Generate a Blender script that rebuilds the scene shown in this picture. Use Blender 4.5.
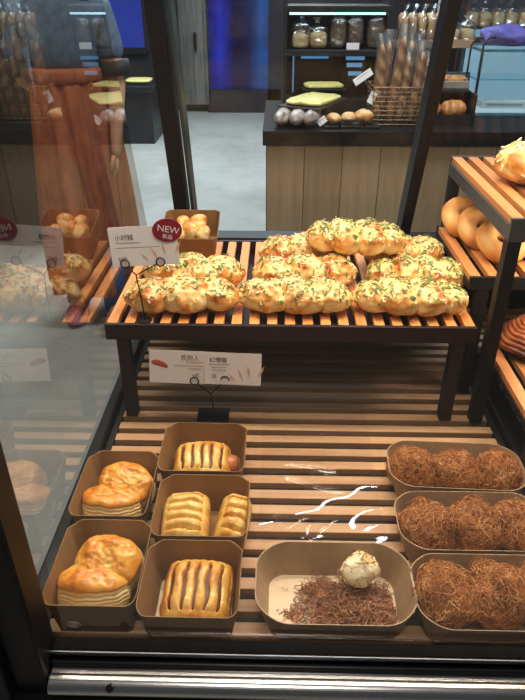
import bpy, bmesh, math, random
from math import pi, sin, cos, tan, radians, sqrt, atan2
from mathutils import Vector, Matrix, Euler, noise

for o in list(bpy.data.objects):
    bpy.data.objects.remove(o)
scene = bpy.context.scene
C = scene.collection
random.seed(7)

# ------------------------------------------------------------------ camera
CAM = Vector((0.0, 0.0, 1.468))
F = 623.0
PITCH, YAW = radians(30.7), radians(1.27)
cd = bpy.data.cameras.new('camera')
cam = bpy.data.objects.new('camera', cd)
C.objects.link(cam)
cam.location = CAM
cam.rotation_euler = (pi / 2 - PITCH, 0, YAW)
cd.sensor_width = 36
cd.lens = F / 700 * 36
cd.clip_start = 0.01
scene.camera = cam

# ------------------------------------------------------------------ world, lights, exposure
scene.view_settings.view_transform = 'Standard'
scene.view_settings.look = 'None'
scene.view_settings.gamma = 1
scene.view_settings.exposure = 0.0
scene.view_settings.use_curve_mapping = False
w = bpy.data.worlds.new('world')
scene.world = w
w.use_nodes = True
bg = w.node_tree.nodes['Background']
bg.inputs[0].default_value = (0.58, 0.60, 0.62, 1)
bg.inputs[1].default_value = 0.10


def area(name, loc, target, sx, sy, power, col, spread=180):
    l = bpy.data.lights.new(name, 'AREA')
    l.shape = 'RECTANGLE'
    l.size, l.size_y = sx, sy
    l.energy = power
    l.color = col
    l.spread = radians(spread)
    o = bpy.data.objects.new(name, l)
    C.objects.link(o)
    o.location = loc
    d = Vector(target) - Vector(loc)
    o.rotation_euler = d.to_track_quat('-Z', 'Y').to_euler()
    return o


WARM = (1.0, 0.84, 0.66)
area('case_led_front', (0.08, 0.80, 1.72), (0.08, 0.74, 0.8), 1.0, 0.06, 5.0, WARM)
area('case_led_rear', (0.10, 1.06, 1.82), (0.10, 1.08, 0.9), 0.75, 0.08, 6.4, WARM, 150)
area('rack_lamp', (0.62, 1.12, 1.80), (0.52, 1.2, 0.9), 0.30, 0.10, 3.4, (1.0, 0.74, 0.48))
area('aisle_lamp', (0.0, -0.30, 2.75), (0.05, 0.6, 0.7), 0.24, 0.24, 9.5, (1.0, 0.90, 0.78))
area('doughnut_fill_light', (0.62, 1.10, 1.106), (0.60, 1.12, 0.9), 0.40, 0.03, 2.2, WARM)  # fill light added under the rack top to brighten the doughnuts
area('counter_lamp', (0.7, 2.5, 2.7), (0.7, 3.3, 0.9), 1.4, 0.3, 42, (0.80, 0.92, 1.0))
area('floor_lamp_far', (-0.6, 5.6, 2.9), (-0.6, 5.8, 0.0), 2.4, 1.6, 150, (0.85, 0.96, 1.0))
area('floor_lamp_near', (-1.1, 1.9, 2.9), (-1.1, 2.2, 0.0), 0.8, 0.8, 24, (1.0, 0.82, 0.58))


# ------------------------------------------------------------------ helpers
def ray(px, py):
    d = Vector(((px - 262.5) / F, (350 - py) / F, -1.0))
    return cam.rotation_euler.to_matrix() @ d


def at(px, py, y=None, z=None):
    """the point of the place seen at a pixel, on the plane of a given depth or height"""
    d = ray(px, py)
    t = (y - CAM.y) / d.y if y is not None else (z - CAM.z) / d.z
    return CAM + d * t


def link(name, me, mats=None, parent=None, smooth=True):
    o = bpy.data.objects.new(name, me)
    C.objects.link(o)
    if mats is not None:
        for m in (mats if isinstance(mats, (list, tuple)) else [mats]):
            me.materials.append(m)
    if smooth:
        me.shade_smooth()
    if parent is not None:
        o.parent = parent
    return o


def tag(o, label=None, cat=None, group=None, kind=None):
    if label: o['label'] = label
    if cat: o['category'] = cat
    if group: o['group'] = group
    if kind: o['kind'] = kind
    return o


def thing(name, label, cat, loc=(0, 0, 0), rz=0.0, group=None, rot=None):
    o = bpy.data.objects.new(name, None)
    o.empty_display_size = 0.03
    C.objects.link(o)
    o.location = loc
    o.rotation_euler = rot if rot is not None else (0, 0, rz)
    return tag(o, label, cat, group)


def dup(root, loc, rot=(0, 0, 0), label=None, group=None, scale=None):
    r = root.copy()
    C.objects.link(r)
    r.location = loc
    r.rotation_euler = rot
    if scale: r.scale = scale
    if label: r['label'] = label
    if group: r['group'] = group
    for ch in list(root.children):
        c = ch.copy()
        C.objects.link(c)
        c.parent = r
        for g in list(ch.children):
            d = g.copy()
            C.objects.link(d)
            d.parent = c
    return r


class MB:
    """collects shapes and links them as one mesh object"""

    def __init__(self):
        self.v, self.f = [], []

    def add(self, vs, fs):
        n = len(self.v)
        self.v.extend([tuple(p) for p in vs])
        self.f.extend([tuple(i + n for i in q) for q in fs])
        return self

    def box(self, x0, x1, y0, y1, z0, z1):
        vs = [(x, y, z) for z in (z0, z1) for y in (y0, y1) for x in (x0, x1)]
        return self.add(vs, [(0, 2, 3, 1), (4, 5, 7, 6), (0, 1, 5, 4), (2, 6, 7, 3), (0, 4, 6, 2), (1, 3, 7, 5)])

    def bar(self, a, b, wx, wy, up=(0, 0, 1)):
        """a square bar from a to b"""
        a, b = Vector(a), Vector(b)
        d = (b - a).normalized()
        s = d.cross(Vector(up))
        if s.length < 1e-4: s = Vector((1, 0, 0))
        s.normalize()
        t = s.cross(d)
        vs = []
        for p in (a, b):
            for i, j in ((-1, -1), (1, -1), (1, 1), (-1, 1)):
                vs.append(p + s * wx / 2 * i + t * wy / 2 * j)
        return self.add(vs, [(3, 2, 1, 0), (4, 5, 6, 7), (0, 1, 5, 4), (1, 2, 6, 5), (2, 3, 7, 6), (3, 0, 4, 7)])

    def tube(self, pts, r, n=8, closed=False, cap=True):
        pts = [Vector(p) for p in pts]
        rr = r if isinstance(r, (list, tuple)) else [r] * len(pts)
        m = len(pts)
        vs, fs = [], []
        ref = None
        for i, p in enumerate(pts):
            if closed:
                d = pts[(i + 1) % m] - pts[i - 1]
            else:
                d = pts[min(i + 1, m - 1)] - pts[max(i - 1, 0)]
            d.normalize()
            if ref is None:
                ref = d.orthogonal().normalized()
            ref = (ref - d * ref.dot(d))
            if ref.length < 1e-6: ref = d.orthogonal()
            ref.normalize()
            t = d.cross(ref)
            for k in range(n):
                a = 2 * pi * k / n
                vs.append(p + (ref * cos(a) + t * sin(a)) * rr[i])
        for i in range(m if closed else m - 1):
            j = (i + 1) % m
            for k in range(n):
                k2 = (k + 1) % n
                fs.append((i * n + k, i * n + k2, j * n + k2, j * n + k))
        if cap and not closed:
            fs.append(tuple(range(n - 1, -1, -1)))
            fs.append(tuple((m - 1) * n + k for k in range(n)))
        return self.add(vs, fs)

    def lathe(self, prof, n=32, centre=(0, 0, 0), fold=None):
        vs, fs = [], []
        c = Vector(centre)
        for i, (r, z) in enumerate(prof):
            for k in range(n):
                a = 2 * pi * k / n
                q = r * (fold(a, i / max(1, len(prof) - 1)) if fold else 1)
                vs.append(c + Vector((q * cos(a), q * sin(a), z)))
        for i in range(len(prof) - 1):
            for k in range(n):
                k2 = (k + 1) % n
                fs.append((i * n + k, i * n + k2, (i + 1) * n + k2, (i + 1) * n + k))
        if prof[0][0] > 1e-5: fs.append(tuple(range(n - 1, -1, -1)))
        if prof[-1][0] > 1e-5: fs.append(tuple((len(prof) - 1) * n + k for k in range(n)))
        return self.add(vs, fs)

    def mesh(self, name):
        me = bpy.data.meshes.new(name)
        me.from_pydata(self.v, [], self.f)
        me.update()
        return me

    def build(self, name, mat, parent=None, smooth=False, bevel=0.0):
        me = self.mesh(name)
        o = link(name, me, mat, parent, smooth)
        if bevel:
            b = o.modifiers.new('bevel', 'BEVEL')
            b.width = bevel
            b.segments = 2
            b.limit_method = 'ANGLE'
        return o


# ------------------------------------------------------------------ materials
def srgb(r, g, b):
    f = lambda c: (c / 255 / 12.92) if c / 255 <= 0.04045 else ((c / 255 + 0.055) / 1.055) ** 2.4
    return (f(r), f(g), f(b), 1)


class N:
    def __init__(self, name):
        self.m = bpy.data.materials.new(name)
        self.m.use_nodes = True
        self.t = self.m.node_tree
        self.bsdf = self.t.nodes['Principled BSDF']
        self.out = self.t.nodes['Material Output']

    def new(self, kind, **kw):
        n = self.t.nodes.new(kind)
        for k, v in kw.items():
            if k in n.inputs.keys(): n.inputs[k].default_value = v
            else: setattr(n, k, v)
        return n

    def ln(self, a, b):
        self.t.links.new(a, b)

    def set(self, **kw):
        for k, v in kw.items():
            self.bsdf.inputs[k.replace('_', ' ')].default_value = v
        return self

    def coord(self, scale=(1, 1, 1), kind='Object'):
        tc = self.new('ShaderNodeTexCoord')
        mp = self.new('ShaderNodeMapping')
        mp.inputs['Scale'].default_value = scale
        self.ln(tc.outputs[kind], mp.inputs[0])
        return mp.outputs[0]

    def noise(self, vec, scale, detail=4, rough=0.55, dist=0.0):
        n = self.new('ShaderNodeTexNoise')
        n.inputs['Scale'].default_value = scale
        n.inputs['Detail'].default_value = detail
        n.inputs['Roughness'].default_value = rough
        n.inputs['Distortion'].default_value = dist
        self.ln(vec, n.inputs['Vector'])
        return n.outputs['Fac']

    def ramp(self, fac, stops):
        r = self.new('ShaderNodeValToRGB')
        e = r.color_ramp.elements
        while len(e) < len(stops): e.new(0.5)
        for i, (p, c) in enumerate(stops):
            e[i].position = p
            e[i].color = c
        self.ln(fac, r.inputs[0])
        return r.outputs[0]

    def math(self, op, a, b):
        n = self.new('ShaderNodeMath', operation=op)
        for i, x in enumerate((a, b)):
            if isinstance(x, (int, float)): n.inputs[i].default_value = x
            else: self.ln(x, n.inputs[i])
        return n.outputs[0]

    def attr(self, name):
        return self.new('ShaderNodeAttribute', attribute_name=name).outputs['Fac']

    def bump(self, h, strength=0.3, dist=0.002):
        b = self.new('ShaderNodeBump')
        b.inputs['Strength'].default_value = strength
        b.inputs['Distance'].default_value = dist
        self.ln(h, b.inputs['Height'])
        self.ln(b.outputs[0], self.bsdf.inputs['Normal'])

    def col(self, c):
        self.ln(c, self.bsdf.inputs['Base Color'])


def plain(name, c, rough=0.5, metal=0.0, spec=0.5, var=0.12, scale=20.0):
    n = N(name)
    v = n.noise(n.coord(), scale)
    lo = tuple(x * (1 - var) for x in c[:3]) + (1,)
    hi = tuple(min(1, x * (1 + var)) for x in c[:3]) + (1,)
    n.col(n.ramp(v, [(0.3, lo), (0.7, hi)]))
    n.set(Roughness=rough, Metallic=metal)
    n.bsdf.inputs['Specular IOR Level'].default_value = spec
    return n.m


def wood(name, lo, hi, axis, fine=60.0, rough=0.5):
    n = N(name)
    s = [fine, fine, fine]
    s[axis] = fine * 0.05
    v = n.coord(tuple(s))
    a = n.noise(v, 1.0, 6, 0.6, 0.6)
    s2 = [14, 14, 14]
    s2[axis] = 1.5
    b = n.noise(n.coord(tuple(s2)), 1.0, 2)
    f = n.math('ADD', n.math('MULTIPLY', a, 0.65), n.math('MULTIPLY', b, 0.35))
    n.col(n.ramp(f, [(0.33, lo), (0.66, hi)]))
    n.set(Roughness=rough)
    n.bump(a, 0.15, 0.001)
    return n.m


def emit(name, c, strength):
    n = N(name)
    e = n.new('ShaderNodeEmission')
    e.inputs[0].default_value = c
    e.inputs[1].default_value = strength
    n.ln(e.outputs[0], n.out.inputs[0])
    return n.m


def clear(name, tint=(1, 1, 1, 1), ior=1.5, rough=0.0, gloss=(1, 1, 1, 1), gain=1.0, base=0.0):
    """thin clear sheet: what lies behind shows through, the room reflects by Fresnel"""
    n = N(name)
    t = n.new('ShaderNodeBsdfTransparent')
    t.inputs[0].default_value = tint
    g = n.new('ShaderNodeBsdfGlossy')
    g.inputs['Roughness'].default_value = rough
    g.inputs[0].default_value = gloss
    lw = n.new('ShaderNodeLayerWeight')
    lw.inputs[0].default_value = 0.5
    f0 = 2 * ((ior - 1) / (ior + 1)) ** 2
    sch = n.math('ADD', n.math('MULTIPLY', n.math('POWER', lw.outputs['Facing'], 5.0), 1 - f0), f0)
    f = n.math('MINIMUM', n.math('ADD', n.math('MULTIPLY', sch, gain), base), 1.0)
    mx = n.new('ShaderNodeMixShader')
    n.ln(f, mx.inputs[0])
    n.ln(t.outputs[0], mx.inputs[1])
    n.ln(g.outputs[0], mx.inputs[2])
    n.ln(mx.outputs[0], n.out.inputs[0])
    return n.m


BLACK = plain('black_powder_coat', (0.010, 0.0095, 0.011, 1), 0.42, 0.0, 0.22)
BLACK_SOFT = plain('black_shelf_metal', (0.014, 0.013, 0.0135, 1), 0.55, 0, 0.22)
GREY_METAL = plain('grey_rack_metal', (0.075, 0.078, 0.080, 1), 0.45, 0.2)
CHROME = plain('brushed_steel', (0.62, 0.62, 0.63, 1), 0.26, 1.0, 0.5, 0.04)
SLAT_LOW = wood('pale_slat_wood', srgb(172, 128, 92), srgb(214, 172, 130), 0)
SLAT_UP = wood('orange_slat_wood', srgb(206, 128, 62), srgb(240, 172, 100), 1)
SLAT_RACK = wood('rack_slat_wood', srgb(176, 108, 56), srgb(226, 156, 92), 1)
KRAFT = plain('kraft_card', srgb(142, 106, 68), 0.62, 0, 0.3, 0.10, 90)
KRAFT_GREY = plain('coated_kraft_card', srgb(168, 140, 108), 0.5, 0, 0.4, 0.08, 90)
CREAM_CARD = plain('cream_card_lining', srgb(226, 204, 172), 0.6, 0, 0.3, 0.04, 60)
WHITE_CARD = plain('white_card', srgb(236, 230, 228), 0.5, 0, 0.4, 0.02)
INK = plain('grey_ink', srgb(84, 66, 64), 0.6)
INK_PALE = plain('pale_ink', srgb(170, 155, 150), 0.6)
WHEAT = plain('wheat_print', srgb(224, 176, 138), 0.6)
BADGE = plain('dark_red_badge', srgb(140, 24, 44), 0.45)
GLASS = clear('case_glass', (0.97, 0.98, 0.98, 1), 1.5, 0.0, gain=1.0)
GLASS_REAR = clear('rear_glass', (0.97, 0.98, 0.98, 1), 1.5, 0.0, gain=0.22)
GLASS_SIDE = clear('side_glass', (0.92, 0.94, 0.93, 1), 1.52, 0.0, gain=1.35, base=0.02)
FILM = clear('clear_film', (0.98, 0.98, 0.98, 1), 1.45, 0.04, gain=0.8)
BAG = clear('cellophane_bag', (0.86, 0.90, 0.93, 1), 1.5, 0.22, (0.9, 0.95, 1, 1), gain=1.5, base=0.08)

n = N('concrete_floor')
v = n.coord()
f = n.math('ADD', n.math('MULTIPLY', n.noise(v, 0.9, 6, 0.6), 0.7), n.math('MULTIPLY', n.noise(v, 8, 5, 0.65), 0.3))
n.col(n.ramp(f, [(0.30, srgb(150, 152, 148)), (0.55, srgb(186, 188, 184)), (0.75, srgb(206, 208, 204))]))
n.set(Roughness=0.42)
CONCRETE = n.m


def planked(name, lo, hi, period):
    """upright planks with fine seams, running along x"""
    n = N(name)
    a = n.noise(n.coord((40, 40, 2.0)), 1.0, 6, 0.65, 0.8)
    tc = n.new('ShaderNodeTexCoord')
    sep = n.new('ShaderNodeSeparateXYZ')
    n.ln(tc.outputs['Object'], sep.inputs[0])
    q = n.math('DIVIDE', sep.outputs[0], period)
    fl = n.math('FLOOR', q, 0)
    wn = n.new('ShaderNodeTexWhiteNoise', noise_dimensions='1D')
    n.ln(fl, wn.inputs['W'])
    fr = n.math('FRACT', q, 0)
    seam = n.math('GREATER_THAN', fr, 0.025)
    f = n.math('ADD', n.math('MULTIPLY', a, 0.75), n.math('MULTIPLY', wn.outputs['Value'], 0.25))
    c = n.ramp(f, [(0.30, lo), (0.72, hi)])
    mx = n.new('ShaderNodeMix', data_type='RGBA')
    n.ln(seam, mx.inputs[0])
    mx.inputs[6].default_value = tuple(x * 0.35 for x in lo[:3]) + (1,)
    n.ln(c, mx.inputs[7])
    n.col(mx.outputs[2])
    n.set(Roughness=0.6)
    return n.m


COUNTER_WOOD = planked('counter_planks', srgb(150, 124, 92), srgb(178, 152, 118), 0.175)
GREY_WOOD = planked('grey_planks', srgb(66, 66, 64), srgb(120, 120, 116), 0.12)


def baked(name, stops, attr='brown', scale=55.0, amt=0.30, rough=0.42, coat=0.0, bump=0.25, bscale=220):
    """baked crust: the attribute is how far that spot is baked"""
    n = N(name)
    v = n.coord()
    nz = n.math('SUBTRACT', n.noise(v, scale, 5, 0.62), 0.5)
    f = n.math('ADD', n.attr(attr), n.math('MULTIPLY', nz, amt))
    n.col(n.ramp(f, stops))
    n.set(Roughness=rough)
    n.bsdf.inputs['Coat Weight'].default_value = coat
    n.bsdf.inputs['Coat Roughness'].default_value = 0.25
    n.bsdf.inputs['Subsurface Weight'].default_value = 0.0
    n.bump(n.noise(v, bscale, 4, 0.6), bump, 0.0015)
    return n.m


CRUST = baked('loaf_crust', [(0.05, srgb(248, 226, 170)), (0.35, srgb(240, 198, 122)), (0.62, srgb(222, 146, 66)), (0.95, srgb(160, 82, 36))])
GLAZE = baked('glazed_puff', [(0.05, srgb(240, 216, 158)), (0.30, srgb(232, 190, 112)), (0.52, srgb(238, 172, 70)), (0.80, srgb(222, 132, 40)), (1.0, srgb(120, 58, 20))], rough=0.30, coat=0.35, amt=0.34)
SLITC = baked('slit_puff', [(0.05, srgb(240, 204, 120)), (0.35, srgb(226, 172, 78)), (0.62, srgb(200, 126, 44)), (0.95, srgb(112, 56, 22))], rough=0.32, coat=0.3, amt=0.34)
DONUT = baked('doughnut_crust', [(0.1, srgb(236, 186, 116)), (0.5, srgb(224, 156, 84)), (0.9, srgb(180, 104, 48))], rough=0.55, bump=0.35, bscale=500)
COCOA = baked('dark_laminated_crust', [(0.1, srgb(196, 118, 70)), (0.5, srgb(132, 66, 34)), (0.95, srgb(56, 24, 14))], rough=0.35, coat=0.2)
TOAST = baked('toast_crust', [(0.1, srgb(216, 178, 126)), (0.5, srgb(186, 126, 74)), (0.9, srgb(120, 68, 34))], rough=0.6)
FILLING = plain('dark_filling', srgb(92, 50, 28), 0.45, 0, 0.5, 0.4, 120)
CRUMB = plain('torn_crumb', srgb(240, 226, 186), 0.8, 0, 0.2, 0.12, 120)
SAUSAGE = plain('sausage', srgb(178, 104, 58), 0.4)


def islands(name, stops, rough=0.55):
    n = N(name)
    g = n.new('ShaderNodeNewGeometry')
    n.col(n.ramp(g.outputs['Random Per Island'], stops))
    n.set(Roughness=rough)
    return n.m


CHEESE = islands('shredded_cheese', [(0, srgb(252, 246, 214)), (0.6, srgb(248, 236, 186)), (0.85, srgb(240, 210, 134)), (1, srgb(214, 154, 78))], 0.5)
CHIVE = islands('chopped_chives', [(0, srgb(88, 112, 44)), (0.5, srgb(128, 148, 64)), (1, srgb(70, 86, 38))], 0.5)
FLOSS = islands('pork_floss', [(0, srgb(104, 56, 26)), (0.35, srgb(168, 100, 50)), (0.7, srgb(206, 140, 78)), (1, srgb(236, 186, 124))], 0.6)
FLOSS_DARK = islands('dark_floss', [(0, srgb(92, 52, 32)), (0.5, srgb(150, 94, 62)), (1, srgb(204, 148, 104))], 0.6)
BALL = plain('floss_bun_crust', srgb(150, 88, 44), 0.7, 0, 0.2, 0.45, 90)


# ------------------------------------------------------------------ organic mesh tools
def fbm(p, s, o=3):
    return noise.fractal(Vector(p) * s, 1.0, 2.0, o, noise_basis='PERLIN_ORIGINAL')


def set_attr(me, name, vals):
    a = me.attributes.new(name, 'FLOAT', 'POINT')
    a.data.foreach_set('value', vals)


def closed_grid(nu, nv, fn):
    """tube-like closed surface: fn(u in 0..1, angle) -> point, attribute; poles closed at both ends"""
    vs, at_, fs = [], [], []
    for i in range(nu + 1):
        for k in range(nv):
            p, b = fn(i / nu, 2 * pi * k / nv)
            vs.append(p)
            at_.append(b)
    for i in range(nu):
        for k in range(nv):
            k2 = (k + 1) % nv
            fs.append((i * nv + k, (i + 1) * nv + k, (i + 1) * nv + k2, i * nv + k2))
    return vs, fs, at_


def organic(name, nu, nv, fn, mat, parent=None, attr='brown'):
    vs, fs, at_ = closed_grid(nu, nv, fn)
    me = bpy.data.meshes.new(name)
    vol = 0.0
    for q in fs:
        a, b, c, d = (Vector(vs[i]) for i in q)
        vol += a.dot(b.cross(c)) + a.dot(c.cross(d))
    if vol < 0: fs = [q[::-1] for q in fs]
    me.from_pydata([tuple(p) for p in vs], [], fs)
    me.update()
    set_attr(me, attr, at_)
    return link(name, me, mat, parent)


def spow(c, e):
    return math.copysign(abs(c) ** e, c)


def strips(lines, wid, thick=0.0004, rnd=None):
    """each line becomes a small tape with four sides"""
    vs, fs = [], []
    for pts, nrm, wd in lines:
        m = len(pts)
        b = len(vs)
        for i, p in enumerate(pts):
            d = (pts[min(i + 1, m - 1)] - pts[max(i - 1, 0)])
            if d.length < 1e-9: d = Vector((1, 0, 0))
            d.normalize()
            s = d.cross(nrm)
            if s.length < 1e-5: s = d.orthogonal()
            s.normalize()
            u = s.cross(d)
            for i2, j2 in ((-1, -1), (1, -1), (1, 1), (-1, 1)):
                vs.append(p + s * (wd * wid / 2 * i2) + u * (thick / 2 * j2))
        for i in range(m - 1):
            for k in range(4):
                k2 = (k + 1) % 4
                fs.append((b + i * 4 + k, b + i * 4 + k2, b + i * 4 + 4 + k2, b + i * 4 + 4 + k))
        fs.append((b + 3, b + 2, b + 1, b))
        e = b + (m - 1) * 4
        fs.append((e, e + 1, e + 2, e + 3))
    return vs, fs


def surface_samples(me, count, rng, keep):
    polys = list(me.polygons)
    out = []
    wts = [p.area * keep(p.center, p.normal) for p in polys]
    tot = sum(wts)
    if tot <= 0: return out
    for p in rng.choices(polys, weights=wts, k=count):
        vs = [me.vertices[i].co for i in p.vertices]
        a, b = rng.random(), rng.random()
        q = vs[0].lerp(vs[1], a).lerp(vs[-1].lerp(vs[2 % len(vs)], a), b) if len(vs) == 4 else p.center
        out.append((q.copy(), p.normal.copy()))
    return out


def scatter_strips(name, me, count, rng, keep, length, wid, thick, mat, parent, lift=0.0008, curl=0.35, segs=3):
    lines = []
    for q, nr in surface_samples(me, count, rng, keep):
        L = length * rng.uniform(0.5, 1.3)
        t = nr.orthogonal().normalized()
        t.rotate(Matrix.Rotation(rng.uniform(0, 2 * pi), 3, nr))
        pts = []
        p = q + nr * lift * rng.uniform(0.3, 1.8)
        for i in range(segs + 1):
            pts.append(p.copy())
            t.rotate(Matrix.Rotation(rng.uniform(-curl, curl) * 2, 3, nr))
            p = p + t * (L / segs) + nr * rng.uniform(-0.3, 0.3) * L / segs * curl
        lines.append((pts, nr, rng.uniform(0.6, 1.3)))
    vs, fs = strips(lines, wid, thick)
    m2 = bpy.data.meshes.new(name)
    m2.from_pydata([tuple(p) for p in vs], [], fs)
    m2.update()
    o = link(name, m2, mat, parent, smooth=False)
    return o


# ------------------------------------------------------------------ the setting
ZT = 0.75           # top of the slatted tray of the case
fl = MB().box(-6, 7, -2.5, 9.2, -0.05, 0).build('floor', CONCRETE)
tag(fl, 'pale grey concrete shop floor', 'floor', kind='structure')
DARKWALL = plain('dark_wall', (0.012, 0.014, 0.020, 1), 0.5)
wl = MB().box(-6, 7, 8.6, 8.75, 0, 3.2).build('wall_back', DARKWALL)
tag(wl, 'dark wall at the far end of the shop', 'wall', kind='structure')

# far glass door lit blue, and grey plank panel beside it
NAVY = plain('navy_frame', (0.010, 0.012, 0.022, 1), 0.35)
n = N('blue_lit_glass')
tc = n.new('ShaderNodeTexCoord')
sep = n.new('ShaderNodeSeparateXYZ')
n.ln(tc.outputs['Generated'], sep.inputs[0])
nz = n.noise(n.coord((2.0, 1, 1.2)), 1.6, 4)
band = n.ramp(sep.outputs[0], [(0.0, (0.02, 0.03, 0.34, 1)), (0.18, (0.05, 0.07, 0.80, 1)), (0.42, (0.02, 0.022, 0.10, 1)), (0.66, (0.03, 0.045, 0.16, 1)), (0.90, (0.05, 0.16, 0.52, 1))])
mx = n.new('ShaderNodeMix', data_type='RGBA', blend_type='MULTIPLY')
mx.inputs[0].default_value = 0.85
n.ln(band, mx.inputs[6])
n.ln(n.ramp(nz, [(0.30, (0.25, 0.25, 0.25, 1)), (0.68, (1, 1, 1, 1))]), mx.inputs[7])
e = n.new('ShaderNodeEmission')
n.ln(mx.outputs[2], e.inputs[0])
e.inputs[1].default_value = 0.62
n.ln(e.outputs[0], n.out.inputs[0])
BLUEGLASS = n.m


def wall_span(px0, px1, y):
    return at(px0, 60, y=y).x, at(px1, 60, y=y).x


x0, x1 = wall_span(208, 281, 8.5)
d = thing('door_1', 'far glass door glowing blue from the lights behind it', 'door', ((x0 + x1) / 2, 8.5, 0))
tag(d, kind='structure')
W2 = (x1 - x0) / 2
fm = MB()
fm.box(-W2 - 0.02, -W2 + 0.02, -0.05, 0.05, 0, 2.3).box(W2 - 0.16, W2 + 0.04, -0.05, 0.05, 0, 2.3).box(-W2, W2, -0.05, 0.05, 0, 0.28).box(-W2, W2, -0.05, 0.05, 2.2, 2.3)
fm.build('door_frame', NAVY, d)
MB().box(-W2 + 0.02, W2 - 0.16, -0.012, 0.012, 0.28, 2.2).build('glass_pane', BLUEGLASS, d)
MB().tube([(-W2 + 0.35, -0.09, 1.33), (W2 - 0.12, -0.09, 1.33)], 0.018, 10).build('handle', plain('red_handle', srgb(150, 84, 90), 0.3, 0.6), d)

x0, x1 = wall_span(181, 208, 8.45)
p = thing('door_2', 'grey plank door with a dark upright handle', 'door', ((x0 + x1) / 2, 8.45, 0))
tag(p, kind='structure')
MB().box(-(x1 - x0) / 2, (x1 - x0) / 2, -0.03, 0.03, 0.10, 2.4).build('door_leaf', GREY_WOOD, p, bevel=0.004)
hx = at(195, 40, y=8.4).x - (x0 + x1) / 2
MB().box(hx - 0.018, hx + 0.018, -0.09, -0.03, at(195, 50, y=8.4).z, at(195, 32, y=8.4).z).build('handle', BLACK, p, bevel=0.006)

x0, x1 = wall_span(112, 146, 8.5)
b = thing('window_1', 'narrow window glowing blue at the far wall', 'window', ((x0 + x1) / 2, 8.52, 0))
tag(b, kind='structure')
W2 = (x1 - x0) / 2
MB().box(-W2, W2, -0.01, 0.01, 0.75, 2.3).build('glass_pane', emit('blue_window_glow', (0.045, 0.085, 0.60, 1), 0.5), b)
MB().box(-W2 - 0.04, -W2, -0.03, 0.03, 0.7, 2.3).box(W2, W2 + 0.04, -0.03, 0.03, 0.7, 2.3).box(-W2, W2, -0.03, 0.03, 0.68, 0.75).build('window_frame', NAVY, b)

# ------------------------------------------------------------------ the display case
case = thing('display_case', 'black framed glass bakery display case in the foreground', 'display case', (0, 0, 0))
XL, XR = -0.3115, 1.25
m = MB()
m.box(-0.321, XR, 0.43, 1.50, 0.12, 0.714)
m.build('cabinet_body', BLACK_SOFT, case, bevel=0.004)
MB().box(-0.30, XR - 0.03, 0.45, 1.47, 0.0, 0.12).build('plinth', BLACK_SOFT, case)
# front sill: black face, thin step, rounded steel rail
PXR = at(57, 642, y=0.455).x
MATTE = plain('matte_black', (0.006, 0.006, 0.007, 1), 0.6, 0, 0.03)
MB().box(PXR, XR, 0.436, 0.455, 0.70, 0.802).build('front_sill', MATTE, case, bevel=0.003)
MB().box(PXR, XR, 0.4345, 0.4358, 0.7965, 0.8025).build('sill_edge', plain('steel_edge', (0.12, 0.13, 0.15, 1), 0.35, 0.8), case)
MB().box(PXR, XR, 0.428, 0.4343, 0.70, 0.792).build('sill_trim', plain('dark_steel_trim', (0.012, 0.0125, 0.015, 1), 0.3, 0.2, 0.3), case, bevel=0.002)
prof = [(0.416 - 0.0125 * cos(a_), 0.771 + 0.0125 * sin(a_)) for a_ in [-0.6 + (pi / 2 + 1.1) * k / 16 for k in range(17)]]
prof += [(0.428, 0.783), (0.428, 0.762)]
vs, fs = [], []
for x in (PXR + 0.002, XR):
    vs += [(x, y, z) for y, z in prof]
K = len(prof)
fs = [(k, (k + 1) % K, K + (k + 1) % K, K + k) for k in range(K)] + [tuple(range(K - 1, -1, -1)), tuple(range(K, 2 * K))]
MB().add(vs, fs).build('steel_rail', CHROME, case, bevel=0.0005)
pp = at(107, 676, y=0.405)
MB().tube([(pp.x, 0.408, 0.780), (pp.x, 0.4035, 0.783)], 0.0045, 16).build('rail_screw', plain('screw_steel', (0.12, 0.11, 0.09, 1), 0.35, 1.0), case)
MB().box(-0.345, XR, 0.398, 0.428, 0.10, 0.758).build('front_panel', BLACK, case, bevel=0.003)
# corner post, in two visible profiles
MB().box(PXR - 0.040, PXR, 0.412, 0.455, 0.70, 1.66).build('corner_post', BLACK, case, bevel=0.004)
MB().box(PXR - 0.066, PXR - 0.040, 0.400, 0.440, 0.10, 1.66).build('corner_post_cover', BLACK_SOFT, case, bevel=0.003)
MB().box(-0.321, -0.302, 0.462, 1.47, 0.715, 0.768).build('side_rail', BLACK, case, bevel=0.003)
YB, ZB = 1.455, 0.935
lean = Vector((0, -0.344, 0.939))
top = Vector((0, YB, ZB)) + lean * 0.78


def rear_post(name, px, pxw, mat, s0=0.0):
    b = at(px, 240, y=YB)
    a = Vector((b.x, YB, ZB)) - lean * 0.02
    e = a + lean * 0.80
    wd = pxw * 1.53 / F
    MB().bar(a, e, wd, 0.055, up=(0, 1, 0)).build(name, mat, case, bevel=0.002)


rear_post('rear_post', 186, 12, BLACK)
rear_post('rear_post_cover', 197.5, 3.0, plain('post_edge', (0.03, 0.045, 0.055, 1), 0.3))
rear_post('rear_post', 401, 10.0, BLACK)
rear_post('rear_post', 640, 10.0, BLACK)
MB().box(-0.321, XR, 1.42, 1.475, 0.900, 0.936).build('rear_rail', BLACK, case, bevel=0.003)
MB().box(-0.321, XR, 1.44, 1.47, 0.715, 0.900).build('rear_panel', BLACK_SOFT, case)
MB().box(-0.345, XR, 1.15, 1.22, 1.64, 1.69).box(-0.345, XR, 0.40, 0.462, 1.62, 1.66).box(-0.345, -0.30, 0.462, 1.16, 1.63, 1.67).build('top_frame', BLACK, case, bevel=0.003)
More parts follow.
